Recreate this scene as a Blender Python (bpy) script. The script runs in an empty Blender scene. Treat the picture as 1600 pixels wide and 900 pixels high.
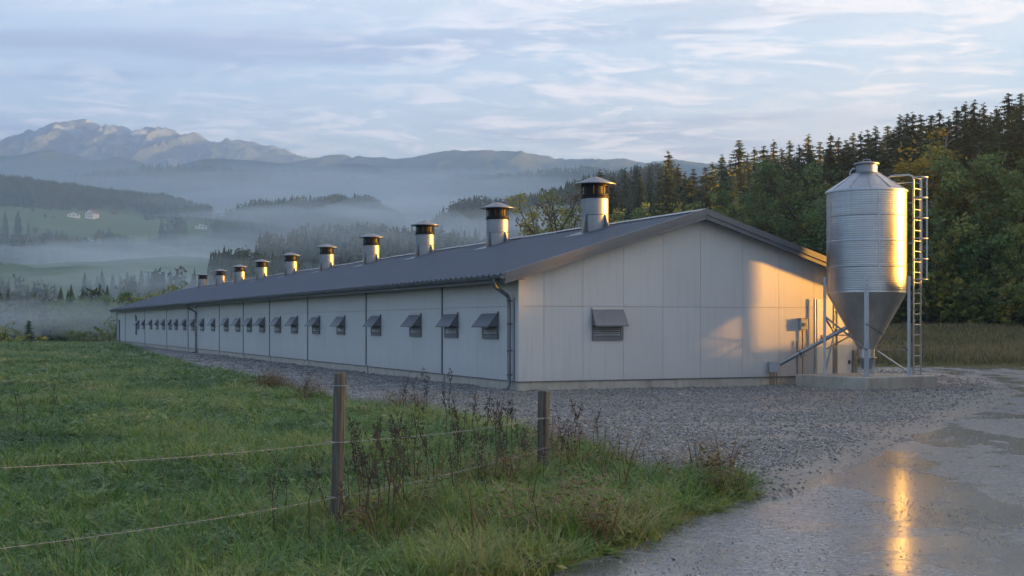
import bpy, bmesh, math, random
import numpy as np
from mathutils import Vector, Matrix

random.seed(7)
RNG = np.random.default_rng(11)
PI = math.pi
R = math.radians
SC = bpy.context.scene
COL = SC.collection

# ------------------------------------------------------------------ camera, sky, sun, exposure
CAM_Z = 1.77
FPX = 2000.0                       # focal length in photo pixels (1600 wide)
cam = bpy.data.cameras.new('camera')
cam.lens, cam.sensor_width = 45.0, 36.0
cam.shift_y = 0.035
cam.clip_start, cam.clip_end = 0.1, 30000
co = bpy.data.objects.new('camera', cam)
co.location, co.rotation_euler = (0, 0, CAM_Z), (PI / 2, 0, 0)
COL.objects.link(co)
SC.camera = co

SUN_AZ = R(95)                     # right of the direction back towards the camera
SUN_EL = R(4.3)
SUN_DIR = Vector((math.sin(SUN_AZ) * math.cos(SUN_EL), -math.cos(SUN_AZ) * math.cos(SUN_EL), math.sin(SUN_EL)))
sl = bpy.data.lights.new('sun', 'SUN')
sl.energy, sl.angle, sl.color = 5.0, R(4.4), (1.0, 0.44, 0.06)
so = bpy.data.objects.new('sun', sl)
so.rotation_euler = SUN_DIR.to_track_quat('Z', 'Y').to_euler()
so.location = (60, -30, 40)
COL.objects.link(so)

SC.view_settings.view_transform = 'Standard'
SC.view_settings.look = 'None'
SC.view_settings.exposure = 2.95
SC.view_settings.gamma = 1
SC.view_settings.use_curve_mapping = False
SC.render.engine = 'CYCLES'
SC.cycles.use_denoising = True
SC.cycles.max_bounces = 6
SC.cycles.diffuse_bounces = 3
SC.cycles.glossy_bounces = 3
SC.cycles.transparent_max_bounces = 8
SC.cycles.volume_bounces = 2


class NT:
    """tiny node-tree writer"""
    def __init__(self, tree):
        self.t = tree
        tree.nodes.clear()

    def n(self, typ, **kw):
        nd = self.t.nodes.new(typ)
        for k, v in kw.items():
            if k.startswith('i_'):
                key = k[2:]
                key = int(key) if key.isdigit() else key.replace('_', ' ')
                self.put(nd.inputs[key], v)
            else:
                setattr(nd, k, v)
        return nd

    def put(self, sock, v):
        if isinstance(v, bpy.types.NodeSocket):
            self.t.links.new(v, sock)
        else:
            sock.default_value = v

    def math(self, op, a, b=0.0, c=None, clamp=False):
        nd = self.t.nodes.new('ShaderNodeMath')
        nd.operation, nd.use_clamp = op, clamp
        self.put(nd.inputs[0], a)
        self.put(nd.inputs[1], b)
        if c is not None:
            self.put(nd.inputs[2], c)
        return nd.outputs[0]

    def mix(self, fac, a, b, blend='MIX'):
        nd = self.t.nodes.new('ShaderNodeMix')
        nd.data_type, nd.blend_type = 'RGBA', blend
        self.put(nd.inputs[0], fac)
        for s, v in ((nd.inputs[6], a), (nd.inputs[7], b)):
            self.put(s, v if isinstance(v, bpy.types.NodeSocket) else (*v[:3], 1))
        return nd.outputs[2]

    def ramp(self, fac, stops):
        nd = self.t.nodes.new('ShaderNodeValToRGB')
        el = nd.color_ramp.elements
        while len(el) < len(stops):
            el.new(0.5)
        for e, (p, c) in zip(el, stops):
            e.position = p
            e.color = (c, c, c, 1) if not isinstance(c, tuple) else (*c[:3], 1)
        self.put(nd.inputs[0], fac)
        return nd.outputs[0]

    def noise(self, vec, scale, detail=4.0, rough=0.55, dist=0.0):
        nd = self.t.nodes.new('ShaderNodeTexNoise')
        if vec is not None:
            self.put(nd.inputs['Vector'], vec)
        nd.inputs['Scale'].default_value = scale
        nd.inputs['Detail'].default_value = detail
        nd.inputs['Roughness'].default_value = rough
        nd.inputs['Distortion'].default_value = dist
        return nd.outputs[0]

    def mapping(self, vec, scale=(1, 1, 1), rot=(0, 0, 0), loc=(0, 0, 0)):
        nd = self.t.nodes.new('ShaderNodeMapping')
        self.put(nd.inputs[0], vec)
        nd.inputs['Location'].default_value = loc
        nd.inputs['Rotation'].default_value = rot
        nd.inputs['Scale'].default_value = scale
        return nd.outputs[0]


def sky_world():
    w = bpy.data.worlds.new('World')
    SC.world = w
    w.use_nodes = True
    T = NT(w.node_tree)
    sky = T.n('ShaderNodeTexSky', sky_type='NISHITA', sun_disc=False, sun_elevation=SUN_EL,
              sun_rotation=math.atan2(SUN_DIR.x, SUN_DIR.y), altitude=600, air_density=1.0, dust_density=0.7,
              ozone_density=1.6)
    tc = T.n('ShaderNodeTexCoord').outputs['Generated']
    sp = T.n('ShaderNodeSeparateXYZ', i_0=tc)
    z = sp.outputs[2]
    # a thin high cloud layer: directions projected on a plane overhead
    zz = T.math('ADD', T.math('MAXIMUM', z, 0.0), 0.045)
    px = T.math('DIVIDE', sp.outputs[0], zz)
    py = T.math('DIVIDE', sp.outputs[1], zz)
    pl = T.n('ShaderNodeCombineXYZ', i_0=px, i_1=py, i_2=0.0).outputs[0]
    warp = T.n('ShaderNodeTexNoise', i_Vector=pl, i_Scale=0.35, i_Detail=2.0).outputs[1]
    plw = T.n('ShaderNodeVectorMath', operation='ADD', i_0=pl,
              i_1=T.n('ShaderNodeVectorMath', operation='SCALE', i_0=warp, i_Scale=1.3).outputs[0]).outputs[0]
    streak = T.noise(T.mapping(plw, (0.8, 1.0, 1), (0, 0, R(-18)), (3.1, 1.7, 0)), 3.9, 10, 0.70, 0.6)
    patch = T.noise(T.mapping(pl, (0.5, 0.6, 1), (0, 0, R(-20)), (5.2, 2.9, 0)), 0.9, 3, 0.55)
    cover = T.math('MULTIPLY', T.ramp(streak, [(0.485, 0.0), (0.60, 1.0)]), T.ramp(patch, [(0.36, 0.0), (0.58, 1.0)]))
    dk = T.noise(T.mapping(plw, (0.4, 1.1, 1), (0, 0, R(5)), (1.0, 9.0, 0)), 1.2, 8, 0.62)
    darkc = T.math('MULTIPLY', T.ramp(dk, [(0.50, 0.0), (0.62, 1.0)]), 0.75)
    base = T.n('ShaderNodeVectorMath', operation='SCALE', i_0=sky.outputs[0], i_Scale=SKY_S).outputs[0]
    # thin cloud sheet over the whole sky, brighter where it is seen towards the sun
    sd = T.n('ShaderNodeVectorMath', operation='DOT_PRODUCT', i_0=tc, i_1=tuple(SUN_DIR)).outputs['Value']
    glow = T.ramp(T.math('MULTIPLY_ADD', sd, 0.5, 0.5), [(0.0, (0.46, 0.57, 0.76)), (0.5, (0.90, 0.94, 1.0)), (1.0, (1.3, 1.15, 0.95))])
    veil = T.ramp(z, [(0.0, 0.78), (0.16, 0.55), (0.42, 0.42), (1.0, 0.40)])
    vc = T.mix(T.ramp(z, [(0.06, 1.0), (0.20, 0.0)]), VEIL, (0.140, 0.127, 0.144))
    base = T.mix(veil, base, T.mix(1.0, vc, glow, 'MULTIPLY'))
    base = T.mix(darkc, base, T.mix(1.0, DARKC, glow, 'MULTIPLY'))
    base = T.mix(T.math('MULTIPLY', cover, 0.8), base, T.mix(1.0, LITC, glow, 'MULTIPLY'))
    bg = T.n('ShaderNodeBackground', i_Color=base, i_Strength=1.0)
    T.n('ShaderNodeOutputWorld', i_Surface=bg.outputs[0])


SKY_S = 0.069
VEIL = (0.106, 0.132, 0.173)
DARKC = (0.054, 0.074, 0.111)
LITC = (0.218, 0.195, 0.191)
sky_world()

# ------------------------------------------------------------------ helpers: numpy noise, meshes, things
def _hash(ix, iy, seed):
    n = (ix.astype(np.int64) * 374761393 + iy.astype(np.int64) * 668265263 + seed * 1442695041) & 0xFFFFFFFF
    n = ((n ^ (n >> 13)) * 1274126177) & 0xFFFFFFFF
    return ((n ^ (n >> 16)) & 0xFFFF) / 65535.0


def vnoise(x, y, seed=0):
    x, y = np.asarray(x, float), np.asarray(y, float)
    ix, iy = np.floor(x), np.floor(y)
    fx, fy = x - ix, y - iy
    fx, fy = fx * fx * (3 - 2 * fx), fy * fy * (3 - 2 * fy)
    a, b = _hash(ix, iy, seed), _hash(ix + 1, iy, seed)
    c, d = _hash(ix, iy + 1, seed), _hash(ix + 1, iy + 1, seed)
    return (a * (1 - fx) + b * fx) * (1 - fy) + (c * (1 - fx) + d * fx) * fy


def fbm(x, y, seed=0, octaves=4, gain=0.5):
    s, amp, tot, f = 0.0, 1.0, 0.0, 1.0
    for o in range(octaves):
        s = s + amp * vnoise(np.asarray(x) * f, np.asarray(y) * f, seed + o * 17)
        tot += amp
        amp *= gain
        f *= 2.03
    return s / tot                                     # 0..1


def smooth(a, b, x):
    t = np.clip((np.asarray(x, float) - a) / (b - a), 0, 1)
    return t * t * (3 - 2 * t)


def ground_pt(px, py, z=0.0):
    """photo pixel -> point of the plane z, in metres"""
    d = (CAM_Z - z) * FPX / (py - 506.0)
    return ((px - 800.0) / FPX * d, d)


def np_mesh(name, V, F, smooth_shade=False, attr=None):
    V = np.asarray(V, np.float32)
    F = np.asarray(F, np.int32)
    me = bpy.data.meshes.new(name)
    k = F.shape[1]
    me.vertices.add(len(V))
    me.vertices.foreach_set('co', V.ravel())
    me.loops.add(F.size)
    me.loops.foreach_set('vertex_index', F.ravel())
    me.polygons.add(len(F))
    me.polygons.foreach_set('loop_start', np.arange(0, F.size, k, dtype=np.int32))
    me.polygons.foreach_set('loop_total', np.full(len(F), k, np.int32))
    if smooth_shade:
        me.polygons.foreach_set('use_smooth', np.ones(len(F), bool))
    if attr:
        for an, (dom, vals) in attr.items():
            a = me.attributes.new(an, 'FLOAT', dom)
            a.data.foreach_set('value', np.asarray(vals, np.float32))
    me.update(calc_edges=True)
    return me


def link(name, me, mat=None, parent=None, loc=(0, 0, 0), rotz=0.0):
    o = bpy.data.objects.new(name, me)
    if me is not None and mat is not None and not me.materials:
        me.materials.append(mat)
    o.location = loc
    o.rotation_euler = (0, 0, rotz)
    if parent is not None:
        o.parent = parent
    COL.objects.link(o)
    return o


def tag(o, label=None, cat=None, group=None, kind=None):
    if label:
        o['label'] = label
    if cat:
        o['category'] = cat
    if group:
        o['group'] = group
    if kind:
        o['kind'] = kind
    return o


def thing(name, label, cat, loc=(0, 0, 0), rotz=0.0, group=None):
    o = link(name, None, None, None, loc, rotz)
    o.empty_display_size = 0.3
    return tag(o, label, cat, group)


def copy_tree(o, loc, rotz=0.0, scale=1.0, label=None, group=None):
    r = o.copy()
    COL.objects.link(r)
    r.location, r.rotation_euler = loc, (0, 0, rotz)
    r.scale = (scale, scale, scale) if not isinstance(scale, tuple) else scale
    if label:
        r['label'] = label
    if group:
        r['group'] = group
    for ch in list(o.children):
        c = ch.copy()
        COL.objects.link(c)
        c.parent = r
        for g in list(ch.children):
            d = g.copy()
            COL.objects.link(d)
            d.parent = c
    return r


class MB:
    """collects simple solids into one mesh"""
    def __init__(self):
        self.v, self.f, self.sm = [], [], []

    def add(self, vs, fs, sm=False):
        b = len(self.v)
        self.v += [tuple(p) for p in vs]
        self.f += [tuple(i + b for i in f) for f in fs]
        self.sm += [sm] * len(fs)
        return self

    def box(self, x0, y0, z0, x1, y1, z1):
        vs = [(x, y, z) for z in (z0, z1) for y in (y0, y1) for x in (x0, x1)]
        return self.add(vs, [(0, 2, 3, 1), (4, 5, 7, 6), (0, 1, 5, 4), (2, 6, 7, 3), (0, 4, 6, 2), (1, 3, 7, 5)])

    def bar(self, a, b, w, h, up=(0, 0, 1)):
        a, b = Vector(a), Vector(b)
        d = (b - a).normalized()
        s = d.cross(Vector(up))
        if s.length < 1e-4:
            s = d.cross(Vector((1, 0, 0)))
        s.normalize()
        u = s.cross(d)
        vs = [p + s * (i * w / 2) + u * (j * h / 2) for p in (a, b) for i, j in ((-1, -1), (1, -1), (1, 1), (-1, 1))]
        return self.add(vs, [(3, 2, 1, 0), (4, 5, 6, 7), (0, 1, 5, 4), (1, 2, 6, 5), (2, 3, 7, 6), (3, 0, 4, 7)])

    def tube(self, pts, r, n=8, caps=True):
        pts = [Vector(p) for p in pts]
        rs = r if isinstance(r, (list, tuple)) else [r] * len(pts)
        rings = []
        prev = None
        for i, p in enumerate(pts):
            d = (pts[min(i + 1, len(pts) - 1)] - pts[max(i - 1, 0)]).normalized()
            if prev is None:
                s = d.cross(Vector((0, 0, 1)))
                if s.length < 1e-3:
                    s = d.cross(Vector((1, 0, 0)))
            else:
                s = prev - d * prev.dot(d)
            s.normalize()
            prev = s
            u = d.cross(s)
            rings.append([p + (s * math.cos(2 * PI * k / n) + u * math.sin(2 * PI * k / n)) * rs[i] for k in range(n)])
        vs = [q for rg in rings for q in rg]
        fs = []
        for i in range(len(pts) - 1):
            for k in range(n):
                k2 = (k + 1) % n
                fs.append((i * n + k, i * n + k2, (i + 1) * n + k2, (i + 1) * n + k))
        self.add(vs, fs, True)
        if caps:
            self.add(rings[0], [tuple(range(n))[::-1]])
            self.add(rings[-1], [tuple(range(n))])
        return self

    def lathe(self, prof, n=32, c=(0, 0), sm=True, a0=0.0, a1=2 * PI):
        full = abs(a1 - a0 - 2 * PI) < 1e-6
        if sm and len(prof) < 40:
            pp = [prof[0]]
            for (ra, za), (rb, zb) in zip(prof[:-1], prof[1:]):
                ln = math.hypot(rb - ra, zb - za)
                if ln > 0.08:
                    e = 0.012 / ln
                    pp += [(ra + (rb - ra) * e, za + (zb - za) * e), (rb - (rb - ra) * e, zb - (zb - za) * e)]
                pp.append((rb, zb))
            prof = pp
        m = n if full else n + 1
        vs = []
        for r, z in prof:
            for k in range(m):
                a = a0 + (a1 - a0) * k / n
                vs.append((c[0] + r * math.cos(a), c[1] + r * math.sin(a), z))
        fs = []
        for i in range(len(prof) - 1):
            for k in range(n):
                k2 = (k + 1) % m
                fs.append((i * m + k, i * m + k2, (i + 1) * m + k2, (i + 1) * m + k))
        return self.add(vs, fs, sm)

    def prism_xz(self, poly, y0, y1):
        """polygon in x,z (counter-clockwise seen from -y) pushed from y0 to y1"""
        n = len(poly)
        vs = [(x, y0, z) for x, z in poly] + [(x, y1, z) for x, z in poly]
        fs = [tuple(range(n)), tuple(range(2 * n - 1, n - 1, -1))]
        fs += [(i, i + n, (i + 1) % n + n, (i + 1) % n) for i in range(n)]
        return self.add(vs, fs)

    def mesh(self, name):
        me = bpy.data.meshes.new(name)
        me.from_pydata(self.v, [], self.f)
        me.polygons.foreach_set('use_smooth', self.sm)
        bm = bmesh.new()
        bm.from_mesh(me)
        bmesh.ops.recalc_face_normals(bm, faces=bm.faces)
        bm.to_mesh(me)
        bm.free()
        me.update()
        return me

    def build(self, name, mat, parent=None, loc=(0, 0, 0), rotz=0.0, bevel=0.0):
        o = link(name, self.mesh(name), mat, parent, loc, rotz)
        if bevel:
            m = o.modifiers.new('soft_edge', 'BEVEL')
            m.width, m.segments, m.limit_method = bevel, 2, 'ANGLE'
        return o


# ------------------------------------------------------------------ materials
def material(name):
    m = bpy.data.materials.new(name)
    m.use_nodes = True
    return m, NT(m.node_tree)


def finish(T, bsdf):
    T.n('ShaderNodeOutputMaterial', i_Surface=bsdf)


def simple_mat(name, col, rough=0.6, metal=0.0, var=0.12, scale=3.0, bump=0.0, bscale=40.0, stretch=(1, 1, 1),
               col2=None, rvar=0.1, rand=0.0, spec=0.5):
    m, T = material(name)
    oc = T.n('ShaderNodeTexCoord').outputs['Object']
    v = T.mapping(oc, stretch)
    nz = T.noise(v, scale, 5, 0.6)
    f = T.ramp(nz, [(0.3, 0.0), (0.7, 1.0)])
    c2 = col2 if col2 else tuple(c * (1 - var * 2) for c in col)
    c = T.mix(f, col, c2)
    if rand:
        rnd = T.n('ShaderNodeObjectInfo').outputs['Random']
        c = T.mix(1.0, c, T.ramp(rnd, [(0.0, 1 - rand), (1.0, 1.0)]), 'MULTIPLY')
    b = T.n('ShaderNodeBsdfPrincipled', i_Base_Color=c, i_Metallic=metal)
    b.inputs['Specular IOR Level'].default_value = spec
    T.put(b.inputs['Roughness'], T.math('MULTIPLY_ADD', nz, rvar, rough - rvar / 2))
    if bump:
        bn = T.n('ShaderNodeBump', i_Strength=bump, i_Distance=0.02, i_Height=T.noise(v, bscale, 3, 0.6))
        T.put(b.inputs['Normal'], bn.outputs[0])
    finish(T, b.outputs[0])
    return m


def wall_mat():
    m, T = material('painted_panel')
    g = T.n('ShaderNodeTexCoord').outputs['Object']
    streak = T.noise(T.mapping(g, (6, 6, 0.35)), 1.5, 5, 0.6)
    blot = T.noise(T.mapping(g, (0.5, 0.5, 0.5)), 1.2, 4, 0.6)
    rnd = T.n('ShaderNodeObjectInfo').outputs['Random']
    c = T.mix(T.math('MULTIPLY', T.ramp(streak, [(0.5, 0.0), (0.8, 1.0)]), 0.5), (0.47, 0.477, 0.485), (0.33, 0.335, 0.335))
    c = T.mix(T.math('MULTIPLY', T.ramp(blot, [(0.4, 0.0), (0.7, 1.0)]), 0.3), c, (0.395, 0.40, 0.405))
    # splash dirt near the plinth
    sp = T.n('ShaderNodeSeparateXYZ', i_0=g)
    low = T.ramp(T.math('ADD', sp.outputs[2], T.math('MULTIPLY', blot, 0.5)), [(0.45, 1.0), (0.95, 0.0)])
    c = T.mix(T.math('MULTIPLY', low, 0.25), c, (0.31, 0.295, 0.265))
    c = T.mix(1.0, c, T.ramp(rnd, [(0.0, 0.955), (1.0, 1.0)]), 'MULTIPLY')
    b = T.n('ShaderNodeBsdfPrincipled', i_Base_Color=c, i_Roughness=0.42)
    wob = T.noise(T.mapping(g, (1, 1, 0.4)), 2.0, 2, 0.5)
    bn = T.n('ShaderNodeBump', i_Strength=0.12, i_Distance=0.02, i_Height=wob)
    T.put(b.inputs['Normal'], bn.outputs[0])
    finish(T, b.outputs[0])
    return m


def concrete_mat(name='concrete', col=(0.42, 0.39, 0.34)):
    m, T = material(name)
    g = T.n('ShaderNodeTexCoord').outputs['Object']
    a = T.noise(g, 2.2, 6, 0.65)
    st = T.noise(T.mapping(g, (3.0, 3.0, 0.5)), 1.6, 4, 0.6)
    fine = T.noise(g, 45, 3, 0.6)
    c = T.mix(T.ramp(a, [(0.3, 0.0), (0.7, 1.0)]), col, tuple(x * 0.7 for x in col))
    c = T.mix(T.math('MULTIPLY', T.ramp(st, [(0.52, 0.0), (0.68, 1.0)]), 0.6), c, tuple(x * 0.5 for x in col))
    c = T.mix(T.math('MULTIPLY', T.ramp(fine, [(0.58, 0.0), (0.72, 1.0)]), 0.4), c, tuple(x * 0.55 for x in col))
    b = T.n('ShaderNodeBsdfPrincipled', i_Base_Color=c, i_Roughness=0.85)
    bn = T.n('ShaderNodeBump', i_Strength=0.4, i_Distance=0.01, i_Height=fine)
    T.put(b.inputs['Normal'], bn.outputs[0])
    finish(T, b.outputs[0])
    return m


def galv_mat(name, col, rough, stretch=(1, 1, 1), spot=0.5, metal=1.0, weather=0.25):
    """galvanised steel: spangle, runs and dull patches"""
    m, T = material(name)
    g = T.n('ShaderNodeTexCoord').outputs['Object']
    span = T.n('ShaderNodeTexVoronoi', i_Vector=g, i_Scale=26.0).outputs['Color']
    spv = T.n('ShaderNodeSeparateColor', i_0=span).outputs[0]
    big = T.noise(T.mapping(g, stretch), 1.3, 6, 0.62)
    run = T.noise(T.mapping(g, (7, 7, 0.25)), 1.4, 4, 0.6)
    c = T.mix(T.math('MULTIPLY', spv, 0.16 * spot * 2), col, tuple(x * 0.72 for x in col))
    c = T.mix(T.math('MULTIPLY', T.ramp(big, [(0.38, 0.0), (0.68, 1.0)]), weather * 1.4), c, tuple(x * 0.62 for x in col))
    c = T.mix(T.math('MULTIPLY', T.ramp(run, [(0.54, 0.0), (0.72, 1.0)]), weather), c, tuple(x * 0.5 for x in col))
    b = T.n('ShaderNodeBsdfPrincipled', i_Base_Color=c, i_Metallic=metal)
    T.put(b.inputs['Roughness'], T.math('ADD', T.math('MULTIPLY_ADD', big, 0.2, rough - 0.1), T.math('MULTIPLY', spv, 0.06)))
    finish(T, b.outputs[0])
    return m


def leaf_mat(name, cols, rand_hue=0.3, transl=0.3, attr='tone', instancer=False):
    """foliage: colour runs over a clump tone stored on the mesh, plus a random shift per plant"""
    m, T = material(name)
    at = T.n('ShaderNodeAttribute', attribute_name=attr, attribute_type='INSTANCER' if instancer else 'GEOMETRY').outputs['Fac']
    rnd = T.n('ShaderNodeObjectInfo').outputs['Random']
    n = len(cols)
    k = T.math('ADD', at, T.math('MULTIPLY_ADD', rnd, rand_hue, -rand_hue / 2), clamp=True)
    c = T.ramp(k, [(i / max(1, n - 1), cc) for i, cc in enumerate(cols)])
    d = T.n('ShaderNodeBsdfPrincipled', i_Base_Color=c, i_Roughness=0.65)
    d.inputs['Specular IOR Level'].default_value = 0.25
    tr = T.n('ShaderNodeBsdfTranslucent', i_Color=c)
    mx = T.n('ShaderNodeMixShader', i_0=transl)
    T.put(mx.inputs[1], d.outputs[0])
    T.put(mx.inputs[2], tr.outputs[0])
    finish(T, mx.outputs[0])
    return m


M = {}
M['wall'] = wall_mat()
M['core'] = simple_mat('joint_backing', (0.38, 0.38, 0.39), 0.8)
M['concrete'] = concrete_mat()
M['roof'] = simple_mat('roof_sheet', (0.036, 0.053, 0.084), 0.44, 0.0, 0.22, 1.1, 0.15, 6.0, (0.3, 2.2, 1), rvar=0.3, col2=(0.060, 0.080, 0.114))
M['trim'] = simple_mat('grey_trim', (0.115, 0.125, 0.145), 0.42, 0.3, 0.08, 2.0)
M['trim_dark'] = simple_mat('dark_grey_trim', (0.10, 0.105, 0.12), 0.45, 0.3, 0.1, 2.0)
M['vent'] = simple_mat('vent_grey', (0.155, 0.165, 0.19), 0.45, 0.2, 0.12, 3.0, rand=0.15)
M['vent_pale'] = simple_mat('vent_edge', (0.48, 0.49, 0.50), 0.4, 0.4, 0.06, 3.0)
M['black'] = simple_mat('dark_inside', (0.018, 0.019, 0.02), 0.7)
M['galv'] = galv_mat('galvanised_sheet', (0.23, 0.245, 0.27), 0.42, (1, 1, 3.0))
M['silo'] = galv_mat('silo_sheet', (0.36, 0.385, 0.42), 0.36, (0.6, 0.6, 5.0), 0.35)
M['cone'] = galv_mat('silo_cone_sheet', (0.58, 0.585, 0.57), 0.46, (1, 1, 1), 0.4, weather=0.35)
M['steel'] = galv_mat('leg_steel', (0.36, 0.39, 0.43), 0.42, (1, 1, 0.5), 0.5)
M['smoke_band'] = simple_mat('dark_metal', (0.014, 0.0145, 0.016), 0.5, 0.0, 0.15, 6, spec=0.15)
M['pipe'] = simple_mat('zinc_pipe', (0.19, 0.21, 0.24), 0.38, 0.7, 0.2, 5, stretch=(3, 3, 0.6))
M['box'] = simple_mat('box_grey', (0.30, 0.32, 0.34), 0.5, 0.0, 0.1, 8)
M['rust'] = simple_mat('rusty_conduit', (0.28, 0.15, 0.07), 0.7, 0.0, 0.3, 10)
M['door'] = simple_mat('door_white', (0.78, 0.77, 0.74), 0.4, 0.0, 0.05, 3)


def wood_mat():
    m, T = material('weathered_post')
    g = T.n('ShaderNodeTexCoord').outputs['Object']
    gr = T.noise(T.mapping(g, (28, 28, 0.9)), 1.6, 6, 0.65, 0.3)
    bl = T.noise(g, 4.0, 4, 0.6)
    c = T.mix(T.ramp(gr, [(0.35, 0.0), (0.65, 1.0)]), (0.040, 0.033, 0.028), (0.15, 0.13, 0.11))
    c = T.mix(T.math('MULTIPLY', T.ramp(bl, [(0.45, 0.0), (0.65, 1.0)]), 0.5), c, (0.075, 0.062, 0.05))
    b = T.n('ShaderNodeBsdfPrincipled', i_Base_Color=c, i_Roughness=0.85)
    bn = T.n('ShaderNodeBump', i_Strength=0.8, i_Distance=0.008, i_Height=gr)
    T.put(b.inputs['Normal'], bn.outputs[0])
    finish(T, b.outputs[0])
    return m


M['post'] = wood_mat()
M['wire'] = simple_mat('fence_wire', (0.30, 0.31, 0.32), 0.45, 0.6, 0.2, 20)


def soil_mat(name, a, b_, c_, s1=0.35, s2=2.5, bump=0.5):
    m, T = material(name)
    g = T.n('ShaderNodeTexCoord').outputs['Object']
    n1, n2, n3 = T.noise(g, s1, 5, 0.6), T.noise(g, s2, 5, 0.65), T.noise(g, 28, 3, 0.7)
    c = T.mix(T.ramp(n1, [(0.35, 0.0), (0.65, 1.0)]), a, b_)
    c = T.mix(T.ramp(n2, [(0.45, 0.0), (0.7, 1.0)]), c, c_)
    c = T.mix(T.math('MULTIPLY', n3, 0.5), c, tuple(x * 0.45 for x in a))
    b = T.n('ShaderNodeBsdfPrincipled', i_Base_Color=c, i_Roughness=0.95)
    b.inputs['Specular IOR Level'].default_value = 0.15
    bn = T.n('ShaderNodeBump', i_Strength=bump, i_Distance=0.15, i_Height=n2)
    T.put(b.inputs['Normal'], bn.outputs[0])
    finish(T, b.outputs[0])
    return m


M['field'] = soil_mat('field_turf', (0.06, 0.10, 0.03), (0.085, 0.12, 0.036), (0.09, 0.09, 0.036))
M['meadow'] = soil_mat('meadow_turf', (0.075, 0.085, 0.03), (0.06, 0.07, 0.026), (0.10, 0.085, 0.04), 0.15, 0.9)
M['valley'] = soil_mat('valley_turf', (0.085, 0.14, 0.055), (0.06, 0.10, 0.045), (0.11, 0.145, 0.06), 0.006, 0.02, 0.1)
M['hillwood'] = soil_mat('wooded_ground', (0.030, 0.042, 0.022), (0.022, 0.034, 0.018), (0.045, 0.05, 0.025), 0.01, 0.05, 0.2)


def gravel_mat():
    m, T = material('gravel_bed')
    g = T.n('ShaderNodeTexCoord').outputs['Object']
    vo = T.n('ShaderNodeTexVoronoi', i_Vector=g, i_Scale=26.0)
    vc = T.n('ShaderNodeSeparateColor', i_0=vo.outputs['Color']).outputs[0]
    big = T.noise(g, 0.3, 5, 0.62)
    mid = T.noise(g, 1.6, 4, 0.6)
    worn = T.n('ShaderNodeAttribute', attribute_name='worn').outputs['Fac']
    c = T.ramp(vc, [(0.0, (0.085, 0.09, 0.097)), (0.6, (0.165, 0.168, 0.175)), (1.0, (0.32, 0.32, 0.33))])
    c = T.mix(T.math('MULTIPLY', T.ramp(big, [(0.47, 0.0), (0.66, 1.0)]), 0.65), c, (0.145, 0.125, 0.10))
    c = T.mix(T.math('MULTIPLY', T.ramp(mid, [(0.55, 0.0), (0.7, 1.0)]), 0.45), c, (0.115, 0.105, 0.095))
    c = T.mix(T.math('MULTIPLY', worn, 0.7), c, T.mix(mid, (0.095, 0.087, 0.077), (0.145, 0.138, 0.127)))
    b = T.n('ShaderNodeBsdfPrincipled', i_Base_Color=c)
    T.put(b.inputs['Roughness'], T.ramp(worn, [(0.3, 0.75), (0.9, 0.42)]))
    bn = T.n('ShaderNodeBump', i_Strength=0.9, i_Distance=0.03, i_Height=vo.outputs['Distance'])
    bn.invert = True
    T.put(b.inputs['Normal'], bn.outputs[0])
    finish(T, b.outputs[0])
    return m


def road_mat():
    """worn wet gravel-bound road: a damp film whose thickness varies along the wheel tracks"""
    m, T = material('wet_road')
    g = T.n('ShaderNodeTexCoord').outputs['Object']
    vo = T.n('ShaderNodeTexVoronoi', i_Vector=g, i_Scale=34.0)
    vc = T.n('ShaderNodeSeparateColor', i_0=vo.outputs['Color']).outputs[0]
    along = T.mapping(g, (0.8, 0.22, 1), (0, 0, R(24)))
    track = T.noise(along, 0.75, 6, 0.62, 0.4)
    blot = T.noise(g, 0.9, 6, 0.68)
    wet = T.math('ADD', T.math('MULTIPLY', track, 0.62), T.math('MULTIPLY', blot, 0.38))
    wetf = T.ramp(wet, [(0.475, 0.0), (0.525, 1.0)])
    c = T.ramp(vc, [(0.0, (0.058, 0.068, 0.086)), (0.7, (0.120, 0.136, 0.163)), (1.0, (0.25, 0.265, 0.295))])
    c = T.mix(T.math('MULTIPLY', T.ramp(blot, [(0.55, 0.0), (0.75, 1.0)]), 0.35), c, (0.085, 0.085, 0.085))
    c = T.mix(wetf, c, T.mix(1.0, c, (0.24, 0.24, 0.25), 'MULTIPLY'))
    b = T.n('ShaderNodeBsdfPrincipled', i_Base_Color=c)
    T.put(b.inputs['Roughness'], T.ramp(wetf, [(0.0, 0.40), (1.0, 0.15)]))
    T.put(b.inputs['Coat Weight'], T.math('MULTIPLY_ADD', wetf, 0.3, 0.3))
    b.inputs['Coat Roughness'].default_value = 0.16
    fine = T.noise(g, 55, 3, 0.65)
    rip = T.noise(T.mapping(g, (1.0, 1.6, 1)), 6.0, 4, 0.62)
    hgt = T.math('ADD', T.math('MULTIPLY', vo.outputs['Distance'], -0.9), T.math('MULTIPLY', fine, 0.7))
    hgt = T.math('ADD', hgt, T.math('MULTIPLY', rip, 2.4))
    bn = T.n('ShaderNodeBump', i_Distance=0.02, i_Height=hgt)
    T.put(bn.inputs['Strength'], T.ramp(wetf, [(0.0, 0.75), (1.0, 0.26)]))
    T.put(b.inputs['Normal'], bn.outputs[0])
    finish(T, b.outputs[0])
    return m


M['gravel'] = gravel_mat()
M['road'] = road_mat()
M['stone'] = simple_mat('stone_chip', (0.30, 0.305, 0.32), 0.7, 0, 0.3, 12, rand=0.6)

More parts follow.
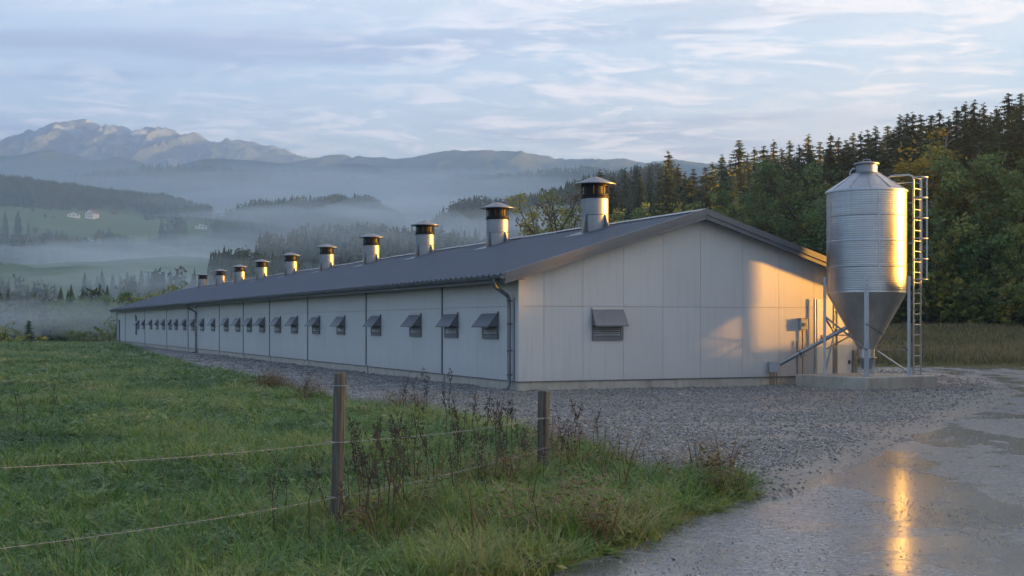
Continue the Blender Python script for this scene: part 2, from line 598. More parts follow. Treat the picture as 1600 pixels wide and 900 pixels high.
# ------------------------------------------------------------------ ground outline (from the photo, as points of the ground)
GRASS_EDGE_PX = [(172, 536), (213, 545), (267, 563), (311, 575), (355, 583), (400, 593), (444, 609), (488, 618), (540, 628),
                 (620, 637), (661, 645), (707, 652), (745, 662), (800, 668), (850, 686), (918, 702), (948, 720), (990, 742),
                 (1046, 747), (1095, 744), (1137, 745), (1171, 757), (1192, 768), (1160, 782), (1100, 802), (1040, 830),
                 (1000, 852), (910, 882), (830, 905)]
GRASS_EDGE = np.array([ground_pt(*p) for p in GRASS_EDGE_PX])
FIELD_POLY = np.vstack([GRASS_EDGE, [(-3.2, 4.0), (-6, 0.5), (-80, 0.5), (-140, 150), (-60, 150), (-45, 128)]])
YARD_EDGE_PX = [(1192, 768), (1200, 763), (1249, 739), (1313, 712), (1362, 687), (1411, 671), (1464, 651), (1510, 637),
                (1547, 622), (1559, 610), (1540, 599), (1500, 591), (1462, 585)]
YARD_EDGE = np.array([ground_pt(*p) for p in YARD_EDGE_PX])
YARD_POLY = np.vstack([GRASS_EDGE[:23], YARD_EDGE, [(14.5, 48), (12.0, 54), (2, 75), (-28, 124), (-40, 126)]])


def poly_sd(x, y, poly):
    """signed distance to a closed polygon, positive inside"""
    x, y = np.asarray(x, float), np.asarray(y, float)
    d = np.full(x.shape, 1e9)
    ins = np.zeros(x.shape, bool)
    n = len(poly)
    for i in range(n):
        ax, ay = poly[i]
        bx, by = poly[(i + 1) % n]
        ex, ey = bx - ax, by - ay
        t = np.clip(((x - ax) * ex + (y - ay) * ey) / (ex * ex + ey * ey + 1e-12), 0, 1)
        d = np.minimum(d, np.hypot(x - ax - t * ex, y - ay - t * ey))
        c = ((ay > y) != (by > y)) & (x < ex * (y - ay) / (ey + 1e-12) + ax)
        ins ^= c
    return np.where(ins, d, -d)


def edge_wobble(x, y):
    return (fbm(x * 0.9, y * 0.9, 5, 4) - 0.5) * np.interp(y, [6, 12, 20, 40], [0.22, 0.3, 0.6, 0.8]) - np.interp(y, [6, 10, 16], [0.18, 0.14, 0.0])


def field_sd(x, y):
    return poly_sd(x, y, FIELD_POLY) + edge_wobble(x, y)


def yard_sd(x, y):
    return poly_sd(x, y, YARD_POLY) + edge_wobble(x, y) * 0.8


def drop_off(x, y):
    """the field rounds off into the valley"""
    e = 112 + 0.12 * np.asarray(x) + 4 * (vnoise(np.asarray(x) * 0.05, 0.5, 3) - 0.5)
    k = np.clip(np.asarray(y) - e, 0, 60)
    return -(k ** 1.6) * 0.02


def field_z(x, y):
    lump = (fbm(x * 0.7, y * 0.7, 21, 4) - 0.5) * 0.22 + (fbm(x * 0.12, y * 0.12, 23, 3) - 0.5) * 0.5 * smooth(10, 40, y)
    near = 0.12 * smooth(9, 5, y) + 0.05 * smooth(0, -4, x) * smooth(14, 7, y)
    return 0.04 + lump * 0.55 + near + drop_off(x, y)


def yard_z(x, y):
    return 0.035 + (fbm(x * 0.8, y * 0.8, 31, 4) - 0.5) * 0.07 + (fbm(x * 3.1, y * 3.1, 37, 3) - 0.5) * 0.035


def base_z(x, y):
    """the land under everything, out past the horizon"""
    x, y = np.asarray(x, float), np.asarray(y, float)
    z = np.full(np.broadcast(x, y).shape, -0.22)
    # right: meadow rising to the forest slope
    side = smooth(-12, 8, x - 0.02 * y)
    mead = 0.28 * smooth(51.5, 54.5, y) + 1.3 * smooth(60, 105, y) + (fbm(x * 0.1, y * 0.1, 41, 3) - 0.5) * 0.3 * smooth(54, 62, y)
    fr = forest_depth(x, y)
    rise = 0.17 * np.clip(fr, 0, 560) * smooth(0, 60, fr)
    right = mead + rise
    # left: drops to the valley then climbs
    yy = np.array([0, 100, 118, 160, 230, 300, 420, 500, 700, 900, 1300, 1900, 2500, 3800, 5600])
    zz = np.array([0, 0, -0.8, -6, -6, 3, 15, 24, 38, 62, 95, 165, 235, 390, 560])
    left = np.interp(y, yy, zz)
    left = left + (fbm(x * 0.006, y * 0.006, 45, 4) - 0.5) * 20 * smooth(200, 600, y)
    left = left + (fbm(x * 0.02, y * 0.02, 47, 3) - 0.5) * 6 * smooth(160, 300, y)
    far = np.maximum(right * side, 0) + (1 - side) * left
    far = np.where((y > 500), np.maximum(far, left * (1 - smooth(0, 80, fr))), far)
    return z + far + 0.34 * smooth(2.6, 4.0, x - 0.42 * y) * smooth(4, 12, y) * smooth(53, 50, y)


# forest front line: from the right of the picture back behind the barn
FL = np.array([(170.0, 130.0), (80.0, 106.0), (41.0, 99.0), (27.0, 114.0), (14.0, 148.0), (7.0, 190.0), (6.0, 260.0), (20.0, 600.0)])


def forest_depth(x, y):
    """how far inside the forest a point lies (positive inside)"""
    poly = np.vstack([FL, [(900, 900), (900, 130)]])
    return poly_sd(x, y, poly)


def grid_mesh(name, xs, ys, zf, mat, kind='structure', label=None, attr=None):
    X, Y = np.meshgrid(xs, ys)
    Z = zf(X, Y)
    V = np.stack([X, Y, Z], -1).reshape(-1, 3)
    nx, ny = len(xs), len(ys)
    i = np.arange(nx * ny).reshape(ny, nx)
    F = np.stack([i[:-1, :-1], i[:-1, 1:], i[1:, 1:], i[1:, :-1]], -1).reshape(-1, 4)
    o = link(name, np_mesh(name, V, F, True, {k: ('POINT', f(X, Y).ravel()) for k, f in (attr or {}).items()}), mat)
    return tag(o, label=label, kind=kind)


def stretch_axis(parts):
    out = []
    for a, b, n in parts:
        out += list(np.linspace(a, b, n, endpoint=False))
    out.append(parts[-1][1])
    return np.array(out)


def worn_lane(x, y):
    # packed fines where wheels run: bands sweeping across the yard beside the road
    return np.clip(smooth(0.44, 0.60, fbm(x * .22, y * .5, 111, 4)) + 0.8 * smooth(0.8, 0.1, np.abs(poly_sd(x, y, YARD_POLY))) * (x > 3), 0, 1)


def base_far(x, y):
    return base_z(x, y)


grid_mesh('ground', stretch_axis([(-2700, -400, 50), (-400, -120, 30), (-120, 120, 120), (120, 400, 40), (400, 1450, 30)]),
          stretch_axis([(-60, 40, 30), (40, 130, 70), (130, 400, 70), (400, 1000, 60), (1000, 5550, 90)]), base_far, M['valley'])
grid_mesh('meadow', np.linspace(2, 110, 110), np.linspace(50, 125, 90),
          lambda x, y: base_z(x, y) + 0.03 - 0.6 * smooth(118, 125, y) - 0.5 * smooth(6, 2, x), M['meadow'])
grid_mesh('field', stretch_axis([(-75, -14, 90), (-14, 6, 170)]), stretch_axis([(1, 30, 230), (30, 145, 150)]),
          lambda x, y: field_z(x, y) - 0.3 * smooth(0.05, -0.45, field_sd(x, y)), M['field'])
grid_mesh('gravel_yard', stretch_axis([(-42, -8, 60), (-8, 18, 180)]), stretch_axis([(12, 48, 250), (48, 126, 90)]),
          lambda x, y: yard_z(x, y) - 0.16 * smooth(0.0, -0.7, yard_sd(x, y) + 0.25 * smooth(0.5, 0, field_sd(x, y))), M['gravel'], attr={'worn': worn_lane})
grid_mesh('road', stretch_axis([(-8, 26, 170), (26, 75, 40)]), stretch_axis([(0.5, 58, 200)]),
          lambda x, y: 0.0 + (fbm(x * 0.35, y * 0.35, 51, 3) - 0.5) * 0.035 - 0.12 * smooth(52.4, 54.0, y + (fbm(x * .6, 0.3, 53, 3) - .5) * 1.2)
          - 0.15 * smooth(0.25, 1.2, np.maximum(field_sd(x, y), yard_sd(x, y))) - 0.15 * smooth(2.4, 4.4, x - 0.42 * y), M['road'])

# ------------------------------------------------------------------ the barn
BARN_ROT = math.atan2(0.399, 0.917)
BX, BY = 0.18, 33.1
GW, BL = 10.8, 89.5                # gable width, length
Z0, ZJ = 0.265, 2.23               # plinth top, panel joint
SLOPE = 0.307
Z_EAVE = 3.03                      # roof top at the eave line, 0.55 m outside the wall
OV, OVG = 0.55, 0.40


def roof_top(s):
    return Z_EAVE + (min(s, GW - s) + OV) * SLOPE


def wall_top(s):
    return roof_top(s) - 0.13


barn = thing('barn', 'very long low white poultry barn with grey roof and a row of roof ventilators', 'barn', (BX, BY, 0), BARN_ROT)

b = MB()
b.prism_xz([(0.12, 0.0), (GW - 0.12, 0.0), (GW - 0.12, wall_top(0.12) - .02), (GW / 2, wall_top(GW / 2) - .02), (0.12, wall_top(0.12) - .02)], 0.12, BL - 0.12)
b.build('inner_wall', M['core'], barn)
b = MB()
b.box(0.015, 0.015, -0.4, GW - 0.015, 0.118, Z0 - 0.012)
b.build('plinth', M['concrete'], barn)
b = MB()
tcuts = [0.119, 5.68, 9.5, 13.4, 17.5, 21.6, 28.6, 34.5, 40.9, 48.2, 54.5, 60, 71.1, 83.4, BL - 0.1]
for a, c in zip(tcuts[:-1], tcuts[1:]):
    b.box(0.015, a + 0.008, -0.4, 0.118, c - 0.008, Z0 - 0.012)
b.build('plinth', M['concrete'], barn)
for x0 in [0.72, 3.1, 6.2, 8.6]:
    b = MB()
    b.box(x0, 0.010, 0.0, x0 + 0.012, 0.016, Z0 - 0.012)
    b.build('plinth_joint', M['core'], barn)
# drip strip under the panels
b = MB()
b.box(-0.012, -0.012, Z0 - 0.010, GW + 0.012, 0.02, Z0 + 0.012)
b.build('drip_strip', M['trim'], barn)
b = MB()
b.box(-0.012, 0.021, Z0 - 0.010, 0.02, BL, Z0 + 0.012)
b.build('drip_strip', M['trim'], barn)

G = 0.004
JS = [0.0, 0.714, 1.85, 3.06, 4.28, 5.47, 6.83, 8.06, 9.27, GW]
for a, c in zip(JS[:-1], JS[1:]):
    b = MB()
    b.box(a + (G if a else 0), 0.0, Z0 + 0.014, c - G, 0.08, ZJ - G)
    b.build('wall_panel', M['wall'], barn)
    b = MB()
    poly = [(a + (G if a else 0), ZJ + G), (c - G, ZJ + G), (c - G, wall_top(c))]
    if a < GW / 2 < c:
        poly.append((GW / 2, wall_top(GW / 2)))
    poly.append((a + (G if a else 0), wall_top(a)))
    b.prism_xz(poly, 0.0, 0.08)
    b.build('wall_panel', M['wall'], barn)

JT = [0.085, 5.68, 13.4, 21.6, 28.6, 34.5, 40.9, 48.2, 51.2, 60, 71.1, 83.4, BL]
for a, c in zip(JT[:-1], JT[1:]):
    n = max(1, round((c - a) / 2.5))
    for k in range(n):
        t0, t1 = a + (c - a) * k / n, a + (c - a) * (k + 1) / n
        for z0, z1 in ((Z0 + 0.014, ZJ - G), (ZJ + G, wall_top(0))):
            b = MB()
            b.box(0.0, t0 + 0.004, z0, 0.08, t1 - 0.004, z1)
            b.build('wall_panel', M['wall'], barn)
for t in JT[1:-1]:
    w = 0.05 if t not in (51.2, 83.4) else 0.13
    b = MB()
    b.box(-0.022, t - w, Z0 + 0.014, -0.001, t + w, wall_top(0) - 0.01)
    b.build('joint_strip', M['trim'], barn)
    b = MB()
    b.box(-0.02, t - 0.16, -0.1, 0.012, t + 0.10, Z0 - 0.014)
    b.build('plinth_pier', M['pipe'] if t == 48.2 else M['concrete'], barn)
b = MB()
b.box(-0.014, -0.014, Z0 + 0.014, -0.001, 0.30, wall_top(0) - 0.01)
b.box(-0.001, -0.014, Z0 + 0.014, 0.10, -0.001, wall_top(0) - 0.01)
b.build('corner_trim', M['wall'], barn)
# back gable and right wall
b = MB()
b.prism_xz([(0.0, 0.0), (GW, 0.0), (GW, wall_top(0)), (GW / 2, wall_top(GW / 2)), (0.0, wall_top(0))], BL - 0.08, BL + 0.02)
b.build('rear_wall', M['wall'], barn)
b = MB()
b.box(GW - 0.08, 0.085, Z0, GW, BL - 0.1, wall_top(0))
b.build('side_wall', M['wall'], barn)

# roof slopes: sheets with raised ribs from ridge to eave
def roof_slope(side):
    ts, hs = [], []
    t = -OVG
    pitch = 0.40
    while t < BL + OVG - 0.01:
        for dt, h in ((0.0, 0.0), (0.27, 0.0), (0.30, 0.035), (0.36, 0.035), (0.39, 0.0)):
            ts.append(min(t + dt, BL + OVG))
            hs.append(h)
        t += pitch
    ts, hs = np.array(ts), np.array(hs)
    n = len(ts)
    xe, xr = -OV, GW / 2 - 0.02
    rows = []
    for x in np.linspace(xe, xr, 5):
        sag = 0.0
        z = Z_EAVE + (x + OV) * SLOPE + hs + sag
        xx = np.full(n, x if side > 0 else GW - x)
        rows.append(np.stack([xx, ts, z], -1))
    top = np.concatenate(rows)
    V = top
    i = np.arange(5 * n).reshape(5, n)
    F = np.stack([i[:-1, :-1], i[1:, :-1], i[1:, 1:], i[:-1, 1:]], -1).reshape(-1, 4)
    if side < 0:
        F = F[:, ::-1]
    o = link('roof', np_mesh('roof', V, F), M['roof'], barn)
    b = MB()                                           # the deck below the sheet
    pr = [(xe + 0.03, Z_EAVE - 0.09), (xr + 0.015, Z_EAVE - 0.09 + (xr - xe) * SLOPE), (xr + 0.015, Z_EAVE - 0.012 + (xr - xe) * SLOPE), (xe + 0.03, Z_EAVE - 0.005)]
    if side < 0:
        pr = [(GW - x, z) for x, z in pr][::-1]
    b.prism_xz(pr, -OVG + 0.03, BL + OVG - 0.03)
    b.build('roof_deck', M['trim_dark'], barn)
    return o


roof_slope(1)
roof_slope(-1)
# ridge cap
zr = roof_top(GW / 2)
seg = 3.0
t = -OVG
while t < BL + OVG - 0.1:
    t1 = min(t + seg, BL + OVG)
    b = MB()
    zl = zr + 0.045
    dz = 0.012 if int(t / seg) % 2 else 0.0
    b.prism_xz([(GW / 2 - 0.22, zl - 0.22 * SLOPE + dz), (GW / 2, zl + dz - 0.015), (GW / 2 + 0.22, zl - 0.22 * SLOPE + dz),
                (GW / 2 + 0.22, zl - 0.22 * SLOPE + 0.012 + dz), (GW / 2, zl + 0.02 + dz), (GW / 2 - 0.22, zl - 0.22 * SLOPE + 0.012 + dz)], t, t1 - 0.004)
    b.build('ridge_cap', M['pipe'], barn)
    t += seg
# verge boards on the front gable: upper flashing and lower fascia
for side in (1, -1):
    def vp(x, dz):
        return ((x if side > 0 else GW - x), Z_EAVE + (x + OV) * SLOPE + dz)
    for nm, y0, y1, za, zb, mt in (('verge_flashing', -OVG - 0.045, -OVG + 0.02, -0.115, 0.055, 'trim'),
                                   ('verge_board', -OVG - 0.02, -OVG + 0.015, -0.235, -0.117, 'trim'),
                                   ('soffit', -OVG + 0.02, 0.0, -0.14, -0.115, 'trim')):
        b = MB()
        pr = [vp(-OV - 0.02, za), vp(GW / 2 - 0.002, za), vp(GW / 2 - 0.002, zb), vp(-OV - 0.02, zb)]
        if side < 0:
            pr = pr[::-1]
        b.prism_xz(pr, y0, y1)
        b.build(nm, M[mt], barn)
# eave soffit on the long side and gutter
b = MB()
b.box(-OV + 0.02, -OVG + 0.05, Z_EAVE - 0.125, -0.002, BL, Z_EAVE - 0.10)
b.build('soffit', M['trim_dark'], barn)
b = MB()
b.box(-OV - 0.012, -OVG + 0.03, Z_EAVE - 0.20, -OV + 0.018, BL + OVG, Z_EAVE - 0.022)
b.build('eave_board', M['trim_dark'], barn)
b = MB()
n = 10
gr = 0.075
arc = [(-OV - 0.09 + gr * math.cos(PI + PI * k / n), Z_EAVE - 0.035 + gr * 1.1 * math.sin(PI + PI * k / n)) for k in range(n + 1)]
inn = [(-OV - 0.09 + (gr - 0.008) * math.cos(PI + PI * k / n), Z_EAVE - 0.035 + (gr - 0.008) * 1.1 * math.sin(PI + PI * k / n)) for k in range(n + 1)]
b.prism_xz(arc + inn[::-1], -OVG - 0.02, BL + OVG)
gut = b.build('gutter', M['pipe'], barn)
b = MB()
b.prism_xz(arc[::1] , -OVG - 0.026, -OVG - 0.02)
b.build('end_cap', M['trim'], gut)
for k in range(60):
    t = 0.3 + k * 1.5
    b = MB()
    b.tube([(-OV - 0.175, t, Z_EAVE - 0.03), (-OV - 0.165, t, Z_EAVE - 0.085), (-OV - 0.09, t, Z_EAVE - 0.128), (-OV - 0.012, t, Z_EAVE - 0.09)], 0.010, 4)
    b.build('bracket', M['trim_dark'], gut)


def downpipe(t, r, top=True):
    b = MB()
    b.tube([(-OV - 0.09, t - 0.3, Z_EAVE - 0.1), (-OV - 0.09, t - 0.3, Z_EAVE - 0.22), (-OV - 0.06, t - 0.27, Z_EAVE - 0.30), (-0.16, t - 0.02, Z_EAVE - 0.52),
            (-0.105, t, Z_EAVE - 0.60), (-0.1, t, Z_EAVE - 0.8), (-0.1, t, 0.30), (-0.11, t, 0.14), (-0.17, t - 0.02, 0.06), (-0.30, t - 0.04, 0.03)], r, 10)
    p = b.build('downpipe', M['pipe'], barn)
    for z in (0.42, 1.05, 1.75, 2.35):
        q = MB()
        q.lathe([(r + 0.001, z), (r + 0.012, z), (r + 0.012, z + 0.035), (r + 0.001, z + 0.035)], 10, (-0.1, t))
        q.box(-0.1 + r * 0.5, t - 0.015, z + 0.005, -0.002, t + 0.015, z + 0.03)
        q.build('pipe_clamp', M['trim_dark'], p)


downpipe(0.42, 0.05)
downpipe(47.9, 0.05)
b = MB()
b.tube([(-0.03, 0.235, 0.30), (-0.03, 0.235, 2.45)], 0.018, 6)
b.build('conduit', M['pipe'], barn)
# pipes and a door at the far end
for t, z1 in ((75.8, 2.3), (87.3, 2.0)):
    b = MB()
    b.tube([(-0.08, t, 0.9 if t < 80 else 0.1), (-0.08, t, z1), (-0.08, t + 0.4, z1 + 0.1)], 0.07, 6)
    b.build('exhaust_pipe', M['pipe'], barn)
b = MB()
b.box(-0.06, BL - 0.25, 0.0, -0.002, BL + 0.03, wall_top(0) - 0.02)
b.build('corner_trim', M['pipe'], barn)


# ventilators in the walls: frame, hood with cheeks, edge strip, louvre slats
def wall_vent(at, rot, w, zt, zb, out=0.30):
    fr = MB()
    f = 0.075
    h = zt - zb
    fr.box(-w / 2, -0.045, 0, -w / 2 + f, 0.0, h)
    fr.box(w / 2 - f, -0.045, 0, w / 2, 0.0, h)
    fr.box(-w / 2 + f, -0.045, 0, w / 2 - f, 0.0, 0.11)
    fr.box(-w / 2 + f, -0.045, h - 0.07, w / 2 - f, 0.0, h)
    v = fr.build('wall_vent', M['vent'], barn, at, rot)
    bk = MB()
    bk.box(-w / 2 + f, -0.008, 0.11, w / 2 - f, -0.002, h - 0.07)
    bk.build('dark_back', M['black'], v)
    ht = h - 0.05
    hb = h * 0.46
    hd = MB()
    x0, x1 = -w / 2 - 0.015, w / 2 + 0.015
    hd.add([(x0, -0.05, ht), (x1, -0.05, ht), (x1 + 0.02, -out, hb), (x0 - 0.02, -out, hb), (x0, -0.05, ht - 0.012), (x1, -0.05, ht - 0.012), (x1 + 0.02, -out + 0.012, hb - 0.006), (x0 - 0.02, -out + 0.012, hb - 0.006)],
           [(0, 1, 2, 3), (7, 6, 5, 4), (0, 3, 7, 4), (1, 5, 6, 2), (3, 2, 6, 7), (0, 4, 5, 1)])
    for x, o in ((x0, -0.02), (x1 - 0.012, 0.02)):
        hd.add([(x, -0.046, ht - .013), (x + o, -out + .02, hb + .004), (x, -0.046, hb), (x + 0.012, -0.046, ht - .013), (x + o + 0.012, -out + .02, hb + .004), (x + 0.012, -0.046, hb)],
               [(0, 1, 2), (5, 4, 3), (0, 3, 4, 1), (1, 4, 5, 2), (2, 5, 3, 0)])
    hd.build('hood', M['vent'], v)
    e = MB()
    e.box(-w / 2 - 0.012, -0.062, h - 0.05, w / 2 + 0.012, -0.046, h + 0.02)
    e.build('top_strip', M['vent_pale'], v)
    e = MB()
    e.box(x0 - 0.02, -out - 0.006, hb - 0.03, x1 + 0.02, -out + 0.010, hb - 0.007)
    e.build('hood_lip', M['vent'], v)
    for k in range(5):
        s = MB()
        z = 0.13 + k * (hb - 0.1) / 5
        s.add([(-w / 2 + f, -0.04, z), (w / 2 - f, -0.04, z), (w / 2 - f, -0.012, z + 0.04), (-w / 2 + f, -0.012, z + 0.04),
               (-w / 2 + f, -0.036, z - .006), (w / 2 - f, -0.036, z - .006), (w / 2 - f, -0.010, z + 0.034), (-w / 2 + f, -0.010, z + 0.034)],
              [(0, 1, 2, 3), (7, 6, 5, 4), (0, 4, 5, 1), (1, 5, 6, 2), (2, 6, 7, 3), (3, 7, 4, 0)])
        s.build('slat', M['vent_pale'], v)
    return v


v0 = wall_vent(((2.10 + 3.04) / 2, -0.001, 1.33), 0.0, 0.92, 2.20 - 0.0, 1.33)
v1 = wall_vent((-0.001, 1.89, 1.36), -PI / 2, 1.10, 2.10, 1.36, 0.34)
for t in [4.88, 8.06, 12.2, 16.6, 20.2, 23.8, 26.9, 30.1, 33.0, 35.8, 38.9, 42.7, 46.2, 49.4, 52.5, 55.8, 58.5, 61.5, 64.5, 67.7, 71.8, 74.9]:
    vc = copy_tree(v1, (-0.001, t, 1.36), -PI / 2)
    vc.parent = barn
    vc.scale = (random.uniform(0.97, 1.03), random.uniform(0.82, 1.12), random.uniform(0.98, 1.02))

# roof ventilators
def ventilator():
    z0, zs, zb, zt = -0.35, 0.95, 1.40, 1.65            # skirt bottom, shaft top, brim, tip (above the roof at the shaft)
    r = 0.42
    b = MB()
    b.lathe([(r, z0), (r, 0.42), (r + 0.008, 0.425), (r + 0.008, 0.445), (r, 0.45), (r, zs)], 40)
    sh = b.build('roof_ventilator', M['galv'], barn)
    b = MB()
    b.lathe([(r, zs - 0.02), (r + 0.025, zs - 0.015), (r + 0.025, zs + 0.05), (r - 0.04, zs + 0.06), (r - 0.04, zs - 0.02)], 40)
    b.build('collar', M['smoke_band'], sh)
    b = MB()
    b.lathe([(r * 0.80, zs), (r * 0.80, zb + 0.02)], 28)
    b.build('inner_drum', M['smoke_band'], sh)
    b = MB()
    b.lathe([(r - 0.02, zb - 0.08), (r + 0.005, zb - 0.08), (r + 0.005, zb + 0.01), (r - 0.02, zb + 0.01)], 32)
    b.lathe([(r - 0.02, zs + 0.05), (r + 0.005, zs + 0.05), (r + 0.005, zs + 0.12), (r - 0.02, zs + 0.12)], 32)
    b.build('cage_ring', M['smoke_band'], sh)
    for k in range(8):
        a = 2 * PI * k / 8 + 0.2
        b = MB()
        b.bar((math.cos(a) * (r - 0.01), math.sin(a) * (r - 0.01), zs + 0.05), (math.cos(a) * (r - 0.01), math.sin(a) * (r - 0.01), zb), 0.03, 0.03)
        b.build('cage_post', M['smoke_band'], sh)
    b = MB()
    rb = 0.655
    b.lathe([(rb, zb - 0.035), (rb + 0.006, zb - 0.03), (rb + 0.004, zb), (rb * 0.55, zb + 0.115), (rb * 0.2, zb + 0.205), (0.0, zt - 0.02)], 40)
    b.lathe([(rb - 0.006, zb - 0.033), (rb * 0.5, zb + 0.085), (0.0, zb + 0.19)], 40)
    b.lathe([(0.05, zt - 0.045), (0.05, zt - 0.01), (0.0, zt)], 12)
    b.build('cap', M['pipe'], sh)
    for k in range(4):
        a = PI / 4 + k * PI / 2 - BARN_ROT
        d, e = (math.cos(a), math.sin(a)), (-math.sin(a), math.cos(a))
        zf = -d[0] * 0.0
        b = MB()
        pts = [(r - 0.01, 0.42), (r + 0.03, 0.42), (r + 0.17, 0.0), (r + 0.17, -0.32), (r - 0.01, -0.32)]
        vs = [(d[0] * q + e[0] * w, d[1] * q + e[1] * w, z) for w in (-0.02, 0.02) for q, z in pts]
        b.add(vs, [(0, 1, 2, 3, 4), (9, 8, 7, 6, 5)] + [(i, i + 5, (i + 1) % 5 + 5, (i + 1) % 5) for i in range(5)])
        b.build('bracket', M['galv'], sh)
    return sh


XV = GW / 2 - 0.52
vent0 = ventilator()
vt = [5.2, 13.0, 20.9, 28.5, 36.5, 44.5, 52.4, 59.4, 66.4, 74.0]
vs_ = [1.0, 0.93, 0.88, 0.85, 0.82, 0.79, 0.77, 0.74, 0.72, 0.70]
for k, (t, s) in enumerate(zip(vt, vs_)):
    o = vent0 if k == 0 else copy_tree(vent0, (0, 0, 0))
    o.parent = barn
    o.location = (XV, t, roof_top(XV) + 0.02)
    o.scale = (0.5 + s / 2, 0.5 + s / 2, s)
    o.rotation_euler = (0, 0, 0.0)
    b = MB()                                           # flashing skirt lying on the roof
    zf = lambda x: roof_top(XV + x) - roof_top(XV) + 0.03
    x0, x1 = -0.78, 0.40
    b.add([(x0, -0.62, zf(x0)), (x1, -0.62, zf(x1)), (x1, 0.62, zf(x1)), (x0, 0.62, zf(x0)), (x0, -0.62, zf(x0) - .03), (x1, -0.62, zf(x1) - .03), (x1, 0.62, zf(x1) - .03), (x0, 0.62, zf(x0) - .03)],
          [(0, 1, 2, 3), (7, 6, 5, 4), (0, 4, 5, 1), (1, 5, 6, 2), (2, 6, 7, 3), (3, 7, 4, 0)])
    b.build('flashing', M['pipe'], barn, (XV, t, roof_top(XV)))

# door and the small fittings of the gable
b = MB()
b.box(9.42, -0.03, Z0 - 0.1, 10.52, -0.001, 2.42)
dr = b.build('door', M['door'], barn)
b = MB()
for x0, x1, z0, z1 in ((9.36, 9.418, Z0 - .12, 2.48), (10.522, 10.58, Z0 - .12, 2.48), (9.419, 10.521, 2.421, 2.48)):
    b.box(x0, -0.036, z0, x1, -0.002, z1)
b.build('door_frame', M['door'], dr)
b = MB()
b.tube([(9.52, -0.03, 1.35), (9.52, -0.09, 1.35), (9.62, -0.09, 1.35)], 0.014, 6)
b.box(9.49, -0.038, 1.27, 9.55, -0.031, 1.45)
b.build('handle', M['trim_dark'], dr)
b = MB()
for z in (0.6, 1.4, 2.1):
    b.box(10.46, -0.055, z, 10.53, -0.031, z + 0.11)
b.build('hinge', M['trim_dark'], dr)
b = MB()
b.tube([(9.25, -0.07, 0.02), (9.25, -0.07, 2.50)], 0.022, 8)
b.build('standpipe', M['steel'], barn)
b = MB()
b.box(8.72, -0.14, 1.60, 8.95, -0.002, 1.91)
eb = b.build('switch_box', M['box'], barn, bevel=0.012)
b = MB()
b.box(8.79, -0.165, 1.70, 8.88, -0.141, 1.80)
b.build('switch', M['trim_dark'], eb)
b = MB()
b.box(8.70, -0.15, 1.91, 8.97, -0.001, 1.93)
b.build('lid', M['trim'], eb)
b = MB()
b.tube([(8.84, -0.05, 1.60), (8.84, -0.05, 1.02)], 0.02, 6)
b.tube([(8.84, -0.05, 0.84), (8.84, -0.05, 0.02)], 0.014, 6)
b.tube([(8.66, -0.04, 1.30), (8.66, -0.04, 0.05)], 0.016, 6)
b.build('conduit', M['rust'], barn)
b = MB()
b.box(8.78, -0.09, 0.84, 8.90, -0.002, 1.02)
b.build('junction_box', M['box'], barn)
b = MB()
b.box(10.595, -0.12, -0.1, 10.70, -0.002, 1.0)
b.build('corner_post', M['steel'], barn)

# ------------------------------------------------------------------ feed silo on its slab
SX, SY = 9.75, 35.2
VR = math.atan2(-SX, -SY)                               # heading from the silo to the camera
cdir = Vector((-SX, -SY)).normalized()
A_C = math.atan2(cdir.y, cdir.x)
PAD_ROT = R(31)
pad = MB()
pad.box(-1.36, -1.30, -0.3, 1.36, 1.30, 0.36)
pd = pad.build('concrete_pad', M['concrete'], None, (SX - 0.02, SY + 0.02, 0.0), PAD_ROT, bevel=0.02)
tag(pd, 'low square concrete slab under the feed silo', 'slab')
silo = thing('feed_silo', 'tall round galvanised feed silo with a hopper on steel legs', 'silo', (SX, SY, 0.36), A_C)
# silo frame: +x looks to the camera, +y to the right of the picture
P0 = 0.36
RS = 1.07
zc0, zc1 = 2.63 - P0, 5.40 - P0
prof = []
nw = 46
for k in range(nw * 4 + 1):
    z = zc0 + (zc1 - zc0) * k / (nw * 4)
    prof.append((RS + 0.002 * math.sin(k * PI / 2), z))
b = MB()
b.lathe(prof, 96)
body = b.build('body', M['silo'], silo)
for k in range(1, 4):
    zz = zc0 + (zc1 - zc0) * k / 4
    b = MB()
    b.lathe([(RS + 0.003, zz - 0.02), (RS + 0.0065, zz - 0.018), (RS + 0.0065, zz + 0.018), (RS + 0.003, zz + 0.02)], 96)
    b.build('sheet_lap', M['silo'], body)
for a in (R(18), R(-62)):
    b = MB()
    b.bar((math.cos(a) * (RS + 0.004), math.sin(a) * (RS + 0.004), zc0), (math.cos(a) * (RS + 0.004), math.sin(a) * (RS + 0.004), zc1), 0.05, 0.012, (math.cos(a), math.sin(a), 0))
    b.build('seam', M['silo'], body)
zn = 5.93 - P0
b = MB()
b.lathe([(RS + 0.03, zc1 - 0.05), (RS + 0.035, zc1 - 0.01), (RS + 0.015, zc1 + 0.02), (RS - 0.1, zc1 + 0.085), (0.34, zn - 0.02), (0.29, zn)], 64)
top = b.build('cone_roof', M['silo'], silo)
for k in range(12):
    a = 2 * PI * k / 12 + 0.1
    b = MB()
    b.bar((math.cos(a) * RS, math.sin(a) * RS, zc1 + 0.035), (math.cos(a) * 0.33, math.sin(a) * 0.33, zn - 0.012), 0.025, 0.018)
    b.build('roof_seam', M['silo'], top)
b = MB()
b.lathe([(0.285, zn - 0.02), (0.285, zn + 0.20)], 36)
nk = b.build('filler_neck', M['galv'], silo)
b = MB()
b.lathe([(0.285, zn + 0.195), (0.335, zn + 0.20), (0.34, zn + 0.225), (0.34, zn + 0.255), (0.30, zn + 0.268), (0.12, zn + 0.30), (0.0, zn + 0.31)], 36)
b.build('lid', M['galv'], nk)
b = MB()
